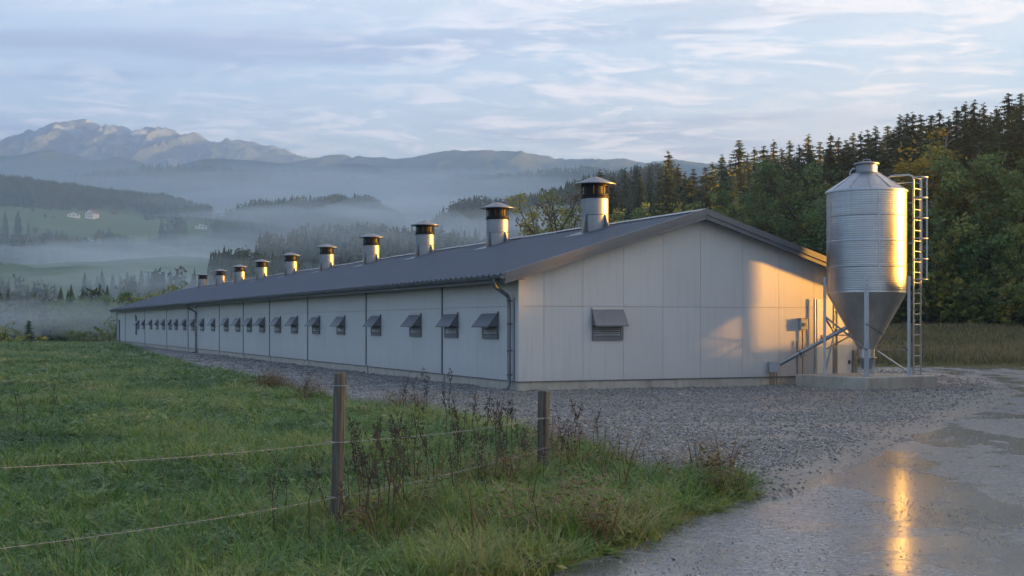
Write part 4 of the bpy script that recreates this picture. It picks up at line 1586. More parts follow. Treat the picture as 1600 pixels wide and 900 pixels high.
# ------------------------------------------------------------------ trees
def spruce_meshes(seed, H=20.0, dense=1.0):
    """trunk and crown of a spruce of height H: whorls of drooping, feathered boughs"""
    rs = random.Random(seed)
    V, F, T = [], [], []
    tr = MB()
    pts = [(rs.uniform(-.05, .05) * H * 0.05, rs.uniform(-.05, .05) * H * 0.05, H * k / 6) for k in range(7)]
    pts[-1] = (0, 0, H * 0.985)
    tr.tube(pts, [H * 0.017 * (1 - k / 6.3) + 0.01 for k in range(7)], 7)
    nwh = int(46 * dense)
    Rm = H * rs.uniform(0.125, 0.16)
    dead = rs.uniform(0, 0.08)
    for w in range(nwh):
        nb = max(8, int(11 * (1 - (0.05 + 0.95 * (w / nwh) ** 0.92)) ** 0.4))
        for k in range(nb):
            h = min(0.995, 0.05 + 0.95 * ((w + rs.uniform(-0.5, 0.9)) / nwh) ** 0.92) if w else 0.06
            z = H * h
            L0 = Rm * (1 - h) ** 0.64 * (0.75 + 0.25 * min(1, h / 0.25)) * (1 + 0.12 * math.sin(h * 23 + seed)) + 0.10
            ph = w * 2.4
            if h < 0.3 and rs.random() < 0.25:
                continue
            a = ph + 2 * PI * k / nb + rs.uniform(-.3, .3)
            L = L0 * rs.uniform(0.6, 1.22)
            c, s = math.cos(a), math.sin(a)
            dro = rs.uniform(0.4, 0.95) * (1 - h * 0.55)
            tone = rs.uniform(0.0, 0.6) + 0.35 * h * 0.6
            segs = 4
            zz = z + rs.uniform(-.25, .25) * H / 34
            prev = None
            for q in range(segs + 1):
                u = q / segs
                rad = L * u
                zq = zz - L * (dro * u - 0.28 * dro * u ** 3) + 0.06 * L * (u > .8)
                wd = (0.50 * L * (1 - u) ** 0.7 * (0.5 + u) + 0.17) * rs.uniform(0.7, 1.25)
                prev2 = (rad, zq, wd)
                if prev is not None:
                    r0, za, wa = prev
                    r1, zb, wb = prev2
                    for sd in (-1, 1):
                        b = len(V)
                        sl = rs.uniform(0.1, 0.35)
                        V += [(c * r0, s * r0, za), (c * r1, s * r1, zb),
                              (c * (r1 + 0.1 * L) - s * wa * sd, s * (r1 + 0.1 * L) + c * wa * sd, zb - wa * sl - rs.uniform(0, .1) * L)]
                        F.append((b, b + 1, b + 2))
                        T += [tone] * 3
                    b = len(V)                          # hanging twigs
                    hang = rs.uniform(0.14, 0.38) * L * (1 - 0.5 * u) + 0.16
                    V += [(c * r0, s * r0, za), (c * r1, s * r1, zb), (c * (r0 + r1) / 2 + rs.uniform(-.1, .1) * L, s * (r0 + r1) / 2 + rs.uniform(-.1, .1) * L, zb - hang)]
                    F.append((b, b + 1, b + 2))
                    T += [tone * 0.8] * 3
                prev = prev2
    crown = np_mesh('crown', V, F, False, {'tone': ('POINT', T)})
    return tr.mesh('trunk'), crown


def leafy_meshes(seed, H=13.0, spread=0.30, clusters=150, per=34, leaf=0.26, bare=0.0, lift=0.22, slim=1.0):
    rs = random.Random(seed)
    tr = MB()
    V, F, T = [], [], []
    top = H * rs.uniform(0.62, 0.75)
    trunk = [(0, 0, -0.3)]
    x = y = 0
    for k in range(1, 7):
        x += rs.uniform(-.02, .02) * H
        y += rs.uniform(-.02, .02) * H
        trunk.append((x, y, top * k / 6))
    tr.tube(trunk, [H * 0.018 * (1 - k / 8) for k in range(7)], 8)
    ends = []
    for i in range(15):
        h = lift + (1 - lift) * (i + rs.random()) / 15
        kz = h * top
        base = Vector(trunk[min(6, int(h * 6))])
        base.z = kz
        a = i * 2.4 + rs.uniform(-.5, .5)
        L = H * spread * rs.uniform(0.7, 1.15) * (1.0 - 0.45 * max(0, h - 0.5)) * slim
        up = rs.uniform(0.5, 1.0) * L * (1.2 if slim < 1 else 0.9) + (0.18 * H * h)
        tip = base + Vector((math.cos(a) * L, math.sin(a) * L, up))
        mid = base.lerp(tip, 0.5) + Vector((0, 0, -0.08 * L))
        tr.tube([base, mid, tip], [H * 0.0075, H * 0.005, H * 0.0018], 5, False)
        ends += [mid, tip, base.lerp(tip, 0.75)]
        for q in range(3):
            o = base.lerp(tip, rs.uniform(0.35, 0.9))
            e = o + Vector((rs.uniform(-1, 1), rs.uniform(-1, 1), rs.uniform(0.1, 1.0))) * L * 0.45
            tr.tube([o, o.lerp(e, .5) + Vector((0, 0, .05 * L)), e], [H * 0.0032, H * 0.0022, H * 0.0010], 4, False)
            ends += [e, o.lerp(e, 0.5)]
    for i in range(clusters):
        e = rs.choice(ends) + Vector((rs.gauss(0, 1), rs.gauss(0, 1), rs.gauss(0, 0.8))) * H * 0.028
        R_ = H * rs.uniform(0.025, 0.062)
        tone = min(1, max(0, rs.gauss(0.5, 0.24)))
        n = int(per * rs.uniform(0.4, 1.3) * (1 - bare))
        for q in range(n):
            d = Vector((rs.gauss(0, 1), rs.gauss(0, 1), rs.gauss(0, .75)))
            d = d.normalized() * R_ * rs.random() ** 0.45
            p = e + d
            if p.z < H * 0.08:
                continue
            s = leaf * rs.uniform(0.5, 1.2)
            u = Vector((rs.gauss(0, 1), rs.gauss(0, 1), rs.gauss(0, .6))).normalized()
            w = u.cross(Vector((rs.gauss(0, 1), rs.gauss(0, 1), rs.gauss(0, 1)))).normalized()
            b = len(V)
            V += [p - u * s * .5, p + w * s * .32, p + u * s * .5, p - w * s * .32]
            F.append((b, b + 1, b + 2, b + 3))
            T += [min(1, max(0, tone + rs.uniform(-.13, .13)))] * 4
    crown = np_mesh('crown', [tuple(v) for v in V], F, False, {'tone': ('POINT', T)})
    return tr.mesh('trunk'), crown


M['spruce'] = leaf_mat('spruce_needles', [(0.032, 0.064, 0.041), (0.048, 0.090, 0.053), (0.074, 0.121, 0.064)], 0.6, 0.12)
M['leaf_green'] = leaf_mat('autumn_green_leaves', [(0.065, 0.128, 0.054), (0.101, 0.181, 0.067), (0.141, 0.215, 0.075), (0.208, 0.235, 0.075)], 0.75, 0.3)
M['leaf_olive'] = leaf_mat('autumn_olive_leaves', [(0.097, 0.152, 0.055), (0.158, 0.214, 0.068), (0.241, 0.262, 0.072), (0.359, 0.304, 0.068)], 0.6, 0.3)
M['leaf_gold'] = leaf_mat('autumn_gold_leaves', [(0.11, 0.11, 0.028), (0.20, 0.165, 0.032), (0.32, 0.22, 0.036), (0.42, 0.25, 0.04)], 0.25, 0.35)
M['leaf_brown'] = leaf_mat('autumn_brown_leaves', [(0.06, 0.05, 0.028), (0.10, 0.075, 0.036), (0.14, 0.105, 0.042), (0.10, 0.10, 0.04)], 0.3, 0.2)
M['bark'] = simple_mat('tree_bark', (0.075, 0.06, 0.048), 0.9, 0, 0.25, 6, 0.5, 20, (4, 4, 0.6))
M['bark_pale'] = simple_mat('pale_bark', (0.22, 0.20, 0.17), 0.85, 0, 0.3, 5, 0.4, 20, (1, 1, 3))

# everything a tree can be: kind -> list of (trunk mesh, crown mesh, trunk material, crown material, own height)
KIT = {}
KIT['spruce_tree'] = [(*spruce_meshes(100 + i, 20), M['bark'], M['spruce'], 20.0) for i in range(6)]
KIT['green_tree'] = [(*leafy_meshes(200 + i, 13, 0.28, 230, 46, 0.30), M['bark'], M['leaf_green'], 13.0) for i in range(4)]
KIT['olive_tree'] = [(*leafy_meshes(300 + i, 13, 0.25, 210, 40, 0.28), M['bark'], M['leaf_olive'], 13.0) for i in range(3)]
KIT['gold_tree'] = [(*leafy_meshes(400 + i, 12, 0.22, 170, 38, 0.26, slim=0.8), M['bark_pale'], M['leaf_gold'], 12.0) for i in range(2)]
KIT['brown_tree'] = [(*leafy_meshes(500 + i, 11, 0.27, 170, 26, 0.22, bare=0.35), M['bark'], M['leaf_brown'], 11.0) for i in range(2)]
KIT['bush'] = [(*leafy_meshes(600 + i, 4, 0.36, 90, 40, 0.20, lift=0.06), M['bark'], M['leaf_olive'], 4.0) for i in range(3)]
NAMES = {'spruce_tree': ('spruce_tree', 'spruce'), 'green_tree': ('broadleaf_tree', 'tree'), 'olive_tree': ('broadleaf_tree', 'tree'),
         'gold_tree': ('birch_tree', 'birch'), 'brown_tree': ('bare_tree', 'tree'), 'bush': ('bush', 'bush')}


def tree(kind, x, y, z, h, label, group=None, k=None, wide=1.0, rs=random.Random(77)):
    tm, cm, mt, mc, H = KIT[kind][k if k is not None else rs.randrange(len(KIT[kind]))]
    nm, cat = NAMES[kind]
    t = thing(nm, label, cat, (x, y, z), rs.uniform(0, 2 * PI), group)
    s = h / H
    t.scale = (s * wide, s * wide, s)
    link('trunk', tm, mt, t)
    link('crown', cm, mc, t)
    return t


def gz(x, y):
    return float(base_z(np.array([x]), np.array([y]))[0])

ORD = ['first', 'second', 'third', 'fourth', 'fifth', 'sixth', 'seventh', 'eighth', 'ninth', 'tenth', 'eleventh', 'twelfth', 'thirteenth', 'fourteenth', 'fifteenth', 'sixteenth', 'seventeenth', 'eighteenth', 'nineteenth', 'twentieth'] + ['twenty-' + w for w in ('first', 'second', 'third', 'fourth', 'fifth', 'sixth', 'seventh', 'eighth', 'ninth')]


def at_depth(px, dep):
    """the point of the sight line of photo column px that lies dep metres inside the forest front"""
    r = (px - 800) / FPX
    ys = np.linspace(70, 330, 1300)
    fr = forest_depth(r * ys, ys)
    k = int(np.argmax(fr > dep)) if (fr > dep).any() else len(ys) - 1
    return r * ys[k], ys[k]


SKY_TOPS = [(937.6, 264), (957, 276), (975.6, 264), (995.6, 257), (1015, 260), (1031, 264), (1044.5, 236), (1060, 256), (1070, 268), (1083.5, 264), (1102, 260), (1113, 254), (1128, 241), (1141, 250),
            (1155, 217), (1168, 240), (1179, 231), (1193, 228), (1209, 219), (1222, 232), (1234, 220), (1249, 226), (1263, 210.5), (1281, 222), (1298, 209), (1310, 215), (1322, 219), (1333, 208), (1345, 207),
            (1356, 203), (1368, 198), (1387, 195), (1397, 203), (1406, 180), (1417, 178), (1426, 176), (1439, 179), (1455, 178), (1468, 173), (1482, 182), (1495, 167), (1508, 160), (1522, 157), (1537, 162),
            (1557, 167), (1576, 146), (1595, 144), (1612, 152), (1634, 140), (1660, 150), (1690, 142)]
REG = [(0, 950, 'spruce tip on the skyline peeking just over the nearest roof ventilator'),
       (950, 1107, 'spruce from the left on the skyline between nearest ventilator and gable peak'),
       (1107, 1295, 'spruce from the left on the skyline between gable peak and silo'),
       (1295, 1416, 'spruce from the left on the skyline directly above the silo'),
       (1416, 1604, 'spruce from the left on the skyline right of the silo'),
       (1604, 9999, '')]
rt = random.Random(31)
cnt = {}
for i, (px, py) in enumerate(SKY_TOPS):
    x, y = at_depth(px, rt.uniform(16, 30) if px > 960 else 6)
    z = gz(x, y)
    h = CAM_Z + (506 - py) / FPX * y - z + 0.3
    k = next(j for j, r_ in enumerate(REG) if r_[0] <= px < r_[1])
    n = cnt.get(k, 0)
    cnt[k] = n + 1
    if k == 0:
        lb = REG[0][2]
    elif k == 5:
        lb = 'dark spruce at the right end of the forest beyond the wet road'
    else:
        lb = ORD[n] + ' ' + REG[k][2]
    tree('spruce_tree', x, y, z - 0.2, h, lb, 'spruces along the forest skyline', wide=rt.uniform(1.0, 1.3), rs=rt)

# the stand below the skyline
for i in range(125):
    px = rt.uniform(925, 1690)
    sk = np.interp(px, [p[0] for p in SKY_TOPS], [p[1] for p in SKY_TOPS])
    x, y = at_depth(px, rt.uniform(5, 34))
    z = gz(x, y)
    py = sk + rt.uniform(6, 60)
    h = CAM_Z + (506 - py) / FPX * y - z
    if h > 6:
        tree('spruce_tree', x, y, z - 0.2, h, 'dark spruce standing inside the closed forest behind the barn and silo', 'spruces inside the forest', wide=rt.uniform(1.0, 1.35), rs=rt)

FRONT = [(968, 318, 'g'), (985, 300, 'g'), (1012, 286, 'g'), (1036, 292, 'g'), (1062, 300, 'g'), (1088, 306, 'o'), (1112, 290, 'o'), (1132, 296, 'y'), (1150, 272, 'g'), (1172, 300, 'g'), (1186, 262, 'g'),
         (1214, 256, 'g'), (1236, 300, 'o'), (1254, 246, 'g'), (1262, 350, 'y'), (1278, 290, 'g'), (1296, 264, 'o'), (1212, 326, 'g'), (1186, 318, 'g'), (1320, 262, 'g'), (1342, 250, 'g'), (1372, 245, 'g'),
         (1400, 240, 'g'), (1428, 246, 'o'), (1446, 194, 'y'), (1472, 222, 'g'), (1502, 210, 'g'), (1540, 200, 'g'), (1577, 192, 'g'), (1610, 200, 'g'), (1434, 330, 'g'), (1456, 300, 'g'), (1484, 322, 'o'),
         (1506, 290, 'g'), (1524, 304, 'y'), (1552, 310, 'o'), (1574, 262, 'b'), (1598, 250, 'o'), (1622, 258, 'o'), (1655, 240, 'g'), (1690, 250, 'g'), (1592, 330, 'o'), (1462, 372, 'o'), (1540, 372, 'g'),
         (1416, 372, 'g'), (1385, 330, 'g'), (1350, 330, 'g')]
UNIQ = {(1446, 194): 'tall golden yellow birch rising among dark spruces right above the silo ladder', (1262, 350): 'small yellow-leaved tree just above the barn roof left of the silo',
        (1132, 296): 'yellowish tree directly behind the peak of the barn gable', (1254, 246): 'broad rounded green tree reaching highest between gable peak and silo',
        (1296, 264): 'olive tree touching the upper left shoulder of the silo', (1574, 262): 'brownish thin-leaved tree at the right edge of the forest front',
        (968, 318): 'leftmost low green tree of the forest just right of the nearest ventilator'}
KD = {'g': ('green_tree', 'dull green tree of the forest front'), 'o': ('olive_tree', 'olive yellowing tree of the forest front'),
      'y': ('gold_tree', 'golden birch of the forest front'), 'b': ('brown_tree', 'brownish tree of the forest front')}
seen_ = {}
for px, py, kd in sorted(FRONT):
    low = py > 325 and px > 1300
    if (px, py) not in UNIQ and not low:
        py += 30 if kd == 'g' else 14
    x, y = at_depth(px, rt.uniform(0.5, 3) if low else rt.uniform(4, 12))
    z = gz(x, y)
    h = CAM_Z + (506 - py) / FPX * y - z
    kk, lb = KD[kd]
    side = ' left of the silo' if px < 1290 else (' behind the silo' if px < 1420 else ' right of the silo')
    n_ = seen_[(kd, side)] = seen_.get((kd, side), -1) + 1
    tree(kk, x, y, z - 0.2, h, UNIQ.get((px, py), ORD[n_] + ' ' + lb + side + ', from left'), 'broadleaf trees along the forest front', wide=rt.uniform(0.9, 1.2), rs=rt)
for i in range(46):
    px = rt.uniform(1395, 1680)
    x, y = at_depth(px, rt.uniform(-1.5, 3))
    z = gz(x, y)
    tree('bush', x, y, z - 0.1, rt.uniform(1.6, 4.6), 'low dark bush at the foot of the forest right of the silo', 'bushes at the forest foot', wide=rt.uniform(0.9, 1.4), rs=rt)

# single trees around the far end of the barn and in the valley
def put(kind, px, ytop, D, label, group=None, wide=1.0, sink=0.3):
    x = (px - 800) / FPX * D
    z = gz(x, D)
    if D < 145:
        z = max(z, float(field_z(np.array([x]), np.array([D]))[0])) if D < 130 else z
    h = CAM_Z + (506 - ytop) / FPX * D - z + sink
    return tree(kind, x, D, z - sink, h, label, group, wide=wide, rs=rt)


put('brown_tree', 872, 304, 135, 'bare-twigged brownish tree behind the roof left of the nearest ventilator', wide=1.0)
put('olive_tree', 850, 326, 140, 'low thin bush-like tree left of the bare-twigged brownish tree')
put('olive_tree', 896, 322, 150, 'short autumn tree hidden partly by the nearest roof ventilator')
put('green_tree', 232, 441, 150, 'round dull green tree behind the far end of the barn roof', wide=1.25)
put('olive_tree', 258, 449, 152, 'smaller olive tree right of the round green tree beyond the barn roof', wide=1.2)
put('olive_tree', 303, 441, 160, 'yellowish treetop just left of the farthest roof ventilator', wide=1.1)
put('spruce_tree', 45, 499, 158, 'lone dark tree standing at the far left edge of the grass field', wide=1.5)
put('olive_tree', 4, 503, 165, 'brownish tree cut by the left picture edge beyond the field', wide=1.2)
put('bush', 122, 520, 132, 'round dark bush on the brow of the field left of the barn', wide=1.3)
put('bush', 168, 517, 126, 'olive bush right at the far corner of the barn', wide=1.2)
put('bush', 20, 522, 140, 'low bush beside the lone dark tree at the field edge', wide=1.6)
for px, yt, D in [(112, 466, 235), (128, 472, 225), (142, 458, 245), (150, 468, 232), (164, 462, 240), (178, 466, 250), (192, 460, 248), (205, 470, 262), (100, 478, 240), (64, 484, 250), (26, 480, 262)]:
    n_ = sorted([112, 128, 142, 150, 164, 178, 192, 205, 100, 64, 26]).index(px)
    put('green_tree' if rt.random() < .35 else 'spruce_tree', px, yt, D, ORD[n_] + ' blue-hazed tree from the left in the clump beyond the field', 'trees in the clump beyond the field', wide=1.15)
for px, yt, D in [(140, 436, 330), (152, 430, 335), (163, 433, 322), (176, 427, 340), (188, 431, 330), (199, 424, 345), (210, 428, 336), (221, 421, 345), (232, 424, 350), (243, 418, 352), (254, 424, 340), (266, 421, 345), (277, 427, 338),
                  (288, 430, 330), (301, 427, 348), (314, 430, 342), (328, 434, 335)]:
    n_ = seen_['row'] = seen_.get('row', -1) + 1
    put('spruce_tree', px, yt, D, ORD[n_] + ' hazy dark fir from the left in the long row beyond the barn roof', 'firs in the row beyond the barn', wide=rt.uniform(1.0, 1.3))
for px, yt, D in [(370, 391, 430), (379, 386, 440), (392, 392, 436), (404, 390, 430), (416, 393, 428), (428, 388, 440), (440, 383, 445), (452, 380, 450), (466, 374, 455), (472, 352, 500), (486, 362, 490), (503, 357, 500), (516, 362, 495),
                  (530, 350, 510), (544, 357, 505), (557, 347, 515), (571, 352, 510), (585, 350, 510), (599, 350, 515), (615, 356, 505), (631, 352, 510), (648, 358, 500), (672, 354, 505), (690, 350, 515), (708, 356, 505), (726, 358, 500), (743, 356, 505), (838, 340, 420)]:
    n_ = seen_['mist'] = seen_.get('mist', -1) + 1
    put('green_tree' if rt.random() < .2 else 'spruce_tree', px, yt, D, ORD[n_] + ' faint tree from the left in the valley mist behind the roof ventilators', 'firs in the valley mist', wide=rt.uniform(1.0, 1.35))


def put_on(kind, px, ybase, hpx, label, group):
    x, y, z = surf_at(px, ybase, h2.z, 715, 1245)
    tree(kind, x, y, z - 0.3, hpx / FPX * y, label, group, wide=rt.uniform(1.0, 1.3), rs=rt)


for px, yb, hp in [(8, 372, 42), (28, 374, 46), (44, 374, 30), (56, 372, 22), (-20, 374, 40), (112, 380, 14), (180, 385, 24), (190, 386, 22), (200, 387, 18), (322, 355, 15), (330, 357, 12), (364, 356, 20), (373, 357, 22), (382, 358, 18), (391, 358, 14),
                   (414, 349, 13), (414, 366, 17), (425, 349, 11), (436, 349, 12), (439, 368, 18), (272, 381, 16), (281, 382, 17), (51, 334, 11), (84, 342, 10), (70, 341, 9), (270, 357, 7), (280, 357, 7), (292, 356, 6)]:
    put_on('spruce_tree' if rt.random() < .35 else 'green_tree', px, yb, hp, 'small hazy tree on the far meadow near the farmhouses', 'trees on the far meadow')

# leafy wood out of view to the right, tops shaped to shade the yard
def lit_floor(q):
    """height above the yard under which the trees keep the low sun away, by distance across the light"""
    return float(np.interp(q, [-30, 30.4, 32.4, 33.3, 35.2, 37.0, 39.5, 60, 95, 101, 106, 170], [6.5, 6.0, 3.6, 2.1, 1.5, 1.5, 3.2, 3.6, 3.6, 14.0, 32, 34]))


def shade_wood():
    rs = random.Random(9)
    V, F, T = [], [], []
    sx, sy = SUN_DIR.x / math.hypot(SUN_DIR.x, SUN_DIR.y), SUN_DIR.y / math.hypot(SUN_DIR.x, SUN_DIR.y)
    q = -26.0
    tan = math.tan(SUN_EL)
    while q < 168:
        for row in range(3):
            s0 = 84 + row * 3.0 + rs.uniform(-1.0, 1.0)
            qq = q + rs.uniform(-0.8, 0.8)
            x, y = sx * s0 - sy * qq, sy * s0 + sx * qq
            if x < 0.50 * y:
                continue
            z = gz(x, y)
            sb = {True: 8.0, False: -20.0}[qq < 42]
            top = lit_floor(qq) + (s0 - sb) * tan + rs.uniform(-0.5, 0.4) - (row * 0.5)
            h = max(4.0, top - z)
            r = 2.3
            for _ in range(330):
                u = rs.random()
                rr = r * math.sqrt(rs.random()) * (1.0 - 0.6 * max(0, u - 0.75) / 0.25)
                a = rs.uniform(0, 2 * PI)
                p = Vector((x + rr * math.cos(a), y + rr * math.sin(a), z + 0.1 + u * h))
                w = Vector((rs.gauss(0, 1), rs.gauss(0, 1), rs.gauss(0, 1))).normalized() * rs.uniform(.35, .6)
                v = w.cross(Vector((rs.gauss(0, 1), rs.gauss(0, 1), rs.gauss(0, 1)))).normalized() * rs.uniform(.3, .5)
                b = len(V)
                V += [tuple(p - w), tuple(p + v), tuple(p + w), tuple(p - v)]
                F.append((b, b + 1, b + 2, b + 3))
                T += [rs.random()] * 4
        q += 1.7
    for q0 in np.arange(24.5, 38.2, 0.75):              # unseen tall trees and shrub row on an added verge, to shade the gable
        for s0 in (19.6, 21.0):
            tall = q0 < 32.8
            r = 0.7
            qq = min(q0 + rs.uniform(-.12, .12), 33.02 - r) if tall else q0
            x, y = sx * s0 - sy * qq, sy * s0 + sx * qq
            s0 = s0 + max(0.0, q0 - 33.5) * 1.1
            x, y = sx * s0 - sy * qq, sy * s0 + sx * qq
            z = gz(x, y)
            h = (6.5 + rs.uniform(-.3, .5) if tall else (3.3 if q0 < 34.9 else 1.9) + rs.uniform(-.2, .2)) - z
            for _ in range(420):
                u = rs.random()
                rr = r * math.sqrt(rs.random())
                a = rs.uniform(0, 2 * PI)
                p = Vector((x + rr * math.cos(a), y + rr * math.sin(a), z + u * h))
                w = Vector((rs.gauss(0, 1), rs.gauss(0, 1), rs.gauss(0, 1))).normalized() * rs.uniform(.16, .28)
                v = w.cross(Vector((rs.gauss(0, 1), rs.gauss(0, 1), rs.gauss(0, 1)))).normalized() * rs.uniform(.14, .24)
                b = len(V)
                V += [tuple(p - w), tuple(p + v), tuple(p + w), tuple(p - v)]
                F.append((b, b + 1, b + 2, b + 3))
                T += [rs.random()] * 4
    me = np_mesh('woods', V, F, False, {'tone': ('POINT', T)})
    tag(link('woods', me, M['leaf_green']), kind='stuff')  # includes the added roadside shade trees and shrubs


shade_wood()

# ------------------------------------------------------------------ grass, herbs and gravel: scattered instances, one object per kind of cover
def blade_clump(seed, n, h, spread, w, lean, droop=0.5, seg=3):
    rs = random.Random(seed)
    V, F, T = [], [], []
    for i in range(n):
        a, r0 = rs.uniform(0, 2 * PI), spread * math.sqrt(rs.random())
        x, y = r0 * math.cos(a), r0 * math.sin(a)
        d = rs.uniform(0, 2 * PI)
        L = h * rs.uniform(0.55, 1.2)
        ln = lean * rs.uniform(0.2, 1.3)
        ww = w * rs.uniform(0.6, 1.3)
        px, py = -math.sin(d), math.cos(d)
        tone = rs.uniform(-0.22, 0.22)
        b = len(V)
        for k in range(seg + 1):
            u = k / seg
            fx = L * (ln * u + droop * ln * u * u)
            z = L * (u - droop * ln * 0.9 * u ** 2.2)
            wk = ww * (1 - u) ** 0.7 * 0.5
            cx, cy = x + math.cos(d) * fx, y + math.sin(d) * fx
            if k < seg:
                V += [(cx - px * wk, cy - py * wk, z), (cx + px * wk, cy + py * wk, z)]
                T += [tone, tone]
            else:
                V.append((cx, cy, z))
                T.append(tone)
        for k in range(seg - 1):
            F.append((b + 2 * k, b + 2 * k + 1, b + 2 * k + 3, b + 2 * k + 2))
        F.append((b + 2 * seg - 2, b + 2 * seg - 1, b + 2 * seg, b + 2 * seg))
    V, T = np.array(V), np.array(T)
    return V, F, T


def clump_obj(name, seed, mat, **kw):
    V, F, T = blade_clump(seed, **kw)
    me = bpy.data.meshes.new(name)
    me.from_pydata(V.tolist(), [], [tuple(dict.fromkeys(f)) for f in F])
    a = me.attributes.new('blade', 'FLOAT', 'POINT')
    a.data.foreach_set('value', T.astype(np.float32))
    me.materials.append(mat)
    return bpy.data.objects.new(name, me)


def herb_obj(name, seed, mat, n, h, leaf):
    """broad-leaved low herb: leaves on short stalks"""
    rs = random.Random(seed)
    V, F = [], []
    for i in range(n):
        a = rs.uniform(0, 2 * PI)
        r = rs.uniform(0.02, 0.16)
        z = h * rs.uniform(0.25, 1.0)
        c = Vector((r * math.cos(a), r * math.sin(a), z))
        u = Vector((math.cos(a), math.sin(a), rs.uniform(-.5, .5))) * leaf * rs.uniform(0.6, 1.2)
        w = Vector((-math.sin(a), math.cos(a), rs.uniform(-.3, .3))) * leaf * 0.36
        b = len(V)
        V += [tuple(c - u * .5), tuple(c + w), tuple(c + u * .6), tuple(c - w)]
        F.append((b, b + 1, b + 2, b + 3))
    me = bpy.data.meshes.new(name)
    me.from_pydata(V, [], F)
    a = me.attributes.new('blade', 'FLOAT', 'POINT')
    a.data.foreach_set('value', np.random.default_rng(seed).uniform(-.2, .2, len(V)).astype(np.float32))
    me.materials.append(mat)
    return bpy.data.objects.new(name, me)


def cover_mat(name, cols, transl=0.35, rand=0.28, rough=0.55):
    m, T = material(name)
    t = T.n('ShaderNodeAttribute', attribute_name='tone', attribute_type='INSTANCER').outputs['Fac']
    bl = T.n('ShaderNodeAttribute', attribute_name='blade', attribute_type='GEOMETRY').outputs['Fac']
    rnd = T.n('ShaderNodeObjectInfo').outputs['Random']
    k = T.math('ADD', T.math('ADD', t, bl), T.math('MULTIPLY_ADD', rnd, rand, -rand / 2), clamp=True)
    c = T.ramp(k, [(i / (len(cols) - 1), cc) for i, cc in enumerate(cols)])
    d = T.n('ShaderNodeBsdfPrincipled', i_Base_Color=c, i_Roughness=rough)
    d.inputs['Specular IOR Level'].default_value = 0.35
    tr = T.n('ShaderNodeBsdfTranslucent', i_Color=c)
    mx = T.n('ShaderNodeMixShader', i_0=transl)
    T.put(mx.inputs[1], d.outputs[0])
    T.put(mx.inputs[2], tr.outputs[0])
    finish(T, mx.outputs[0])
    return m


GREENS = [(0.026, 0.068, 0.018), (0.054, 0.130, 0.028), (0.096, 0.198, 0.040), (0.165, 0.258, 0.054), (0.255, 0.275, 0.085), (0.38, 0.34, 0.17)]
M['grass'] = cover_mat('grass_blades', GREENS, 0.4, 0.34, 0.42)
M['meadow_grass'] = cover_mat('rank_meadow_grass', [(0.05, 0.058, 0.026), (0.085, 0.092, 0.036), (0.125, 0.12, 0.05), (0.18, 0.155, 0.075), (0.25, 0.20, 0.11)], 0.25)
M['straw'] = cover_mat('dry_stalks', [(0.06, 0.045, 0.025), (0.13, 0.10, 0.05), (0.24, 0.19, 0.10), (0.34, 0.28, 0.16)], 0.2)
M['herb'] = cover_mat('red_brown_herbs', [(0.10, 0.055, 0.03), (0.15, 0.085, 0.04), (0.16, 0.115, 0.045), (0.09, 0.11, 0.03)], 0.25)


def scatter(name, protos, P, rot, scl, idx, tone, tilt=None, label=None):
    """one object: points carrying turn, size, pick and tone; geometry nodes put a clump on each"""
    n = len(P)
    me = bpy.data.meshes.new(name)
    me.vertices.add(n)
    me.vertices.foreach_set('co', np.asarray(P, np.float32).ravel())
    def at(an, typ, vals):
        a = me.attributes.new(an, typ, 'POINT')
        a.data.foreach_set('vector' if typ == 'FLOAT_VECTOR' else 'value', np.asarray(vals).ravel())
    rv = np.zeros((n, 3), np.float32)
    rv[:, 2] = rot
    if tilt is not None:
        rv[:, 0], rv[:, 1] = tilt[:, 0], tilt[:, 1]
    at('turn', 'FLOAT_VECTOR', rv)
    at('size', 'FLOAT_VECTOR', np.asarray(scl, np.float32) if np.ndim(scl) == 2 else np.repeat(np.asarray(scl, np.float32)[:, None], 3, 1))
    at('pick', 'INT', np.asarray(idx, np.int32))
    at('tone', 'FLOAT', np.asarray(tone, np.float32))
    col = bpy.data.collections.new(name + '_kinds')
    for p in protos:
        col.objects.link(p)
    o = link(name, me)
    ng = bpy.data.node_groups.new(name + '_scatter', 'GeometryNodeTree')
    ng.interface.new_socket('Geometry', in_out='INPUT', socket_type='NodeSocketGeometry')
    ng.interface.new_socket('Geometry', in_out='OUTPUT', socket_type='NodeSocketGeometry')
    N = ng.nodes
    gi, go = N.new('NodeGroupInput'), N.new('NodeGroupOutput')
    ci = N.new('GeometryNodeCollectionInfo')
    ci.inputs['Collection'].default_value = col
    ci.inputs['Separate Children'].default_value = True
    ci.inputs['Reset Children'].default_value = True
    ip = N.new('GeometryNodeInstanceOnPoints')
    ip.inputs['Pick Instance'].default_value = True
    def named(an, typ):
        a = N.new('GeometryNodeInputNamedAttribute')
        a.data_type = typ
        a.inputs['Name'].default_value = an
        return a.outputs['Attribute']
    L = ng.links.new
    m2p = N.new('GeometryNodeMeshToPoints')
    L(gi.outputs[0], m2p.inputs[0])
    L(m2p.outputs[0], ip.inputs['Points'])
    L(ci.outputs[0], ip.inputs['Instance'])
    L(named('turn', 'FLOAT_VECTOR'), ip.inputs['Rotation'])
    L(named('size', 'FLOAT_VECTOR'), ip.inputs['Scale'])
    L(named('pick', 'INT'), ip.inputs['Instance Index'])
    L(ip.outputs[0], go.inputs[0])
    md = o.modifiers.new('scatter', 'NODES')
    md.node_group = ng
    return tag(o, label=label, kind='stuff')


def in_view(x, y, pad=1.2):
    return (np.abs(x) < 0.405 * y + pad)


def sample(n, x0, x1, y0, y1, seed):
    r = np.random.default_rng(seed)
    return r.uniform(x0, x1, n), r.uniform(y0, y1, n), r


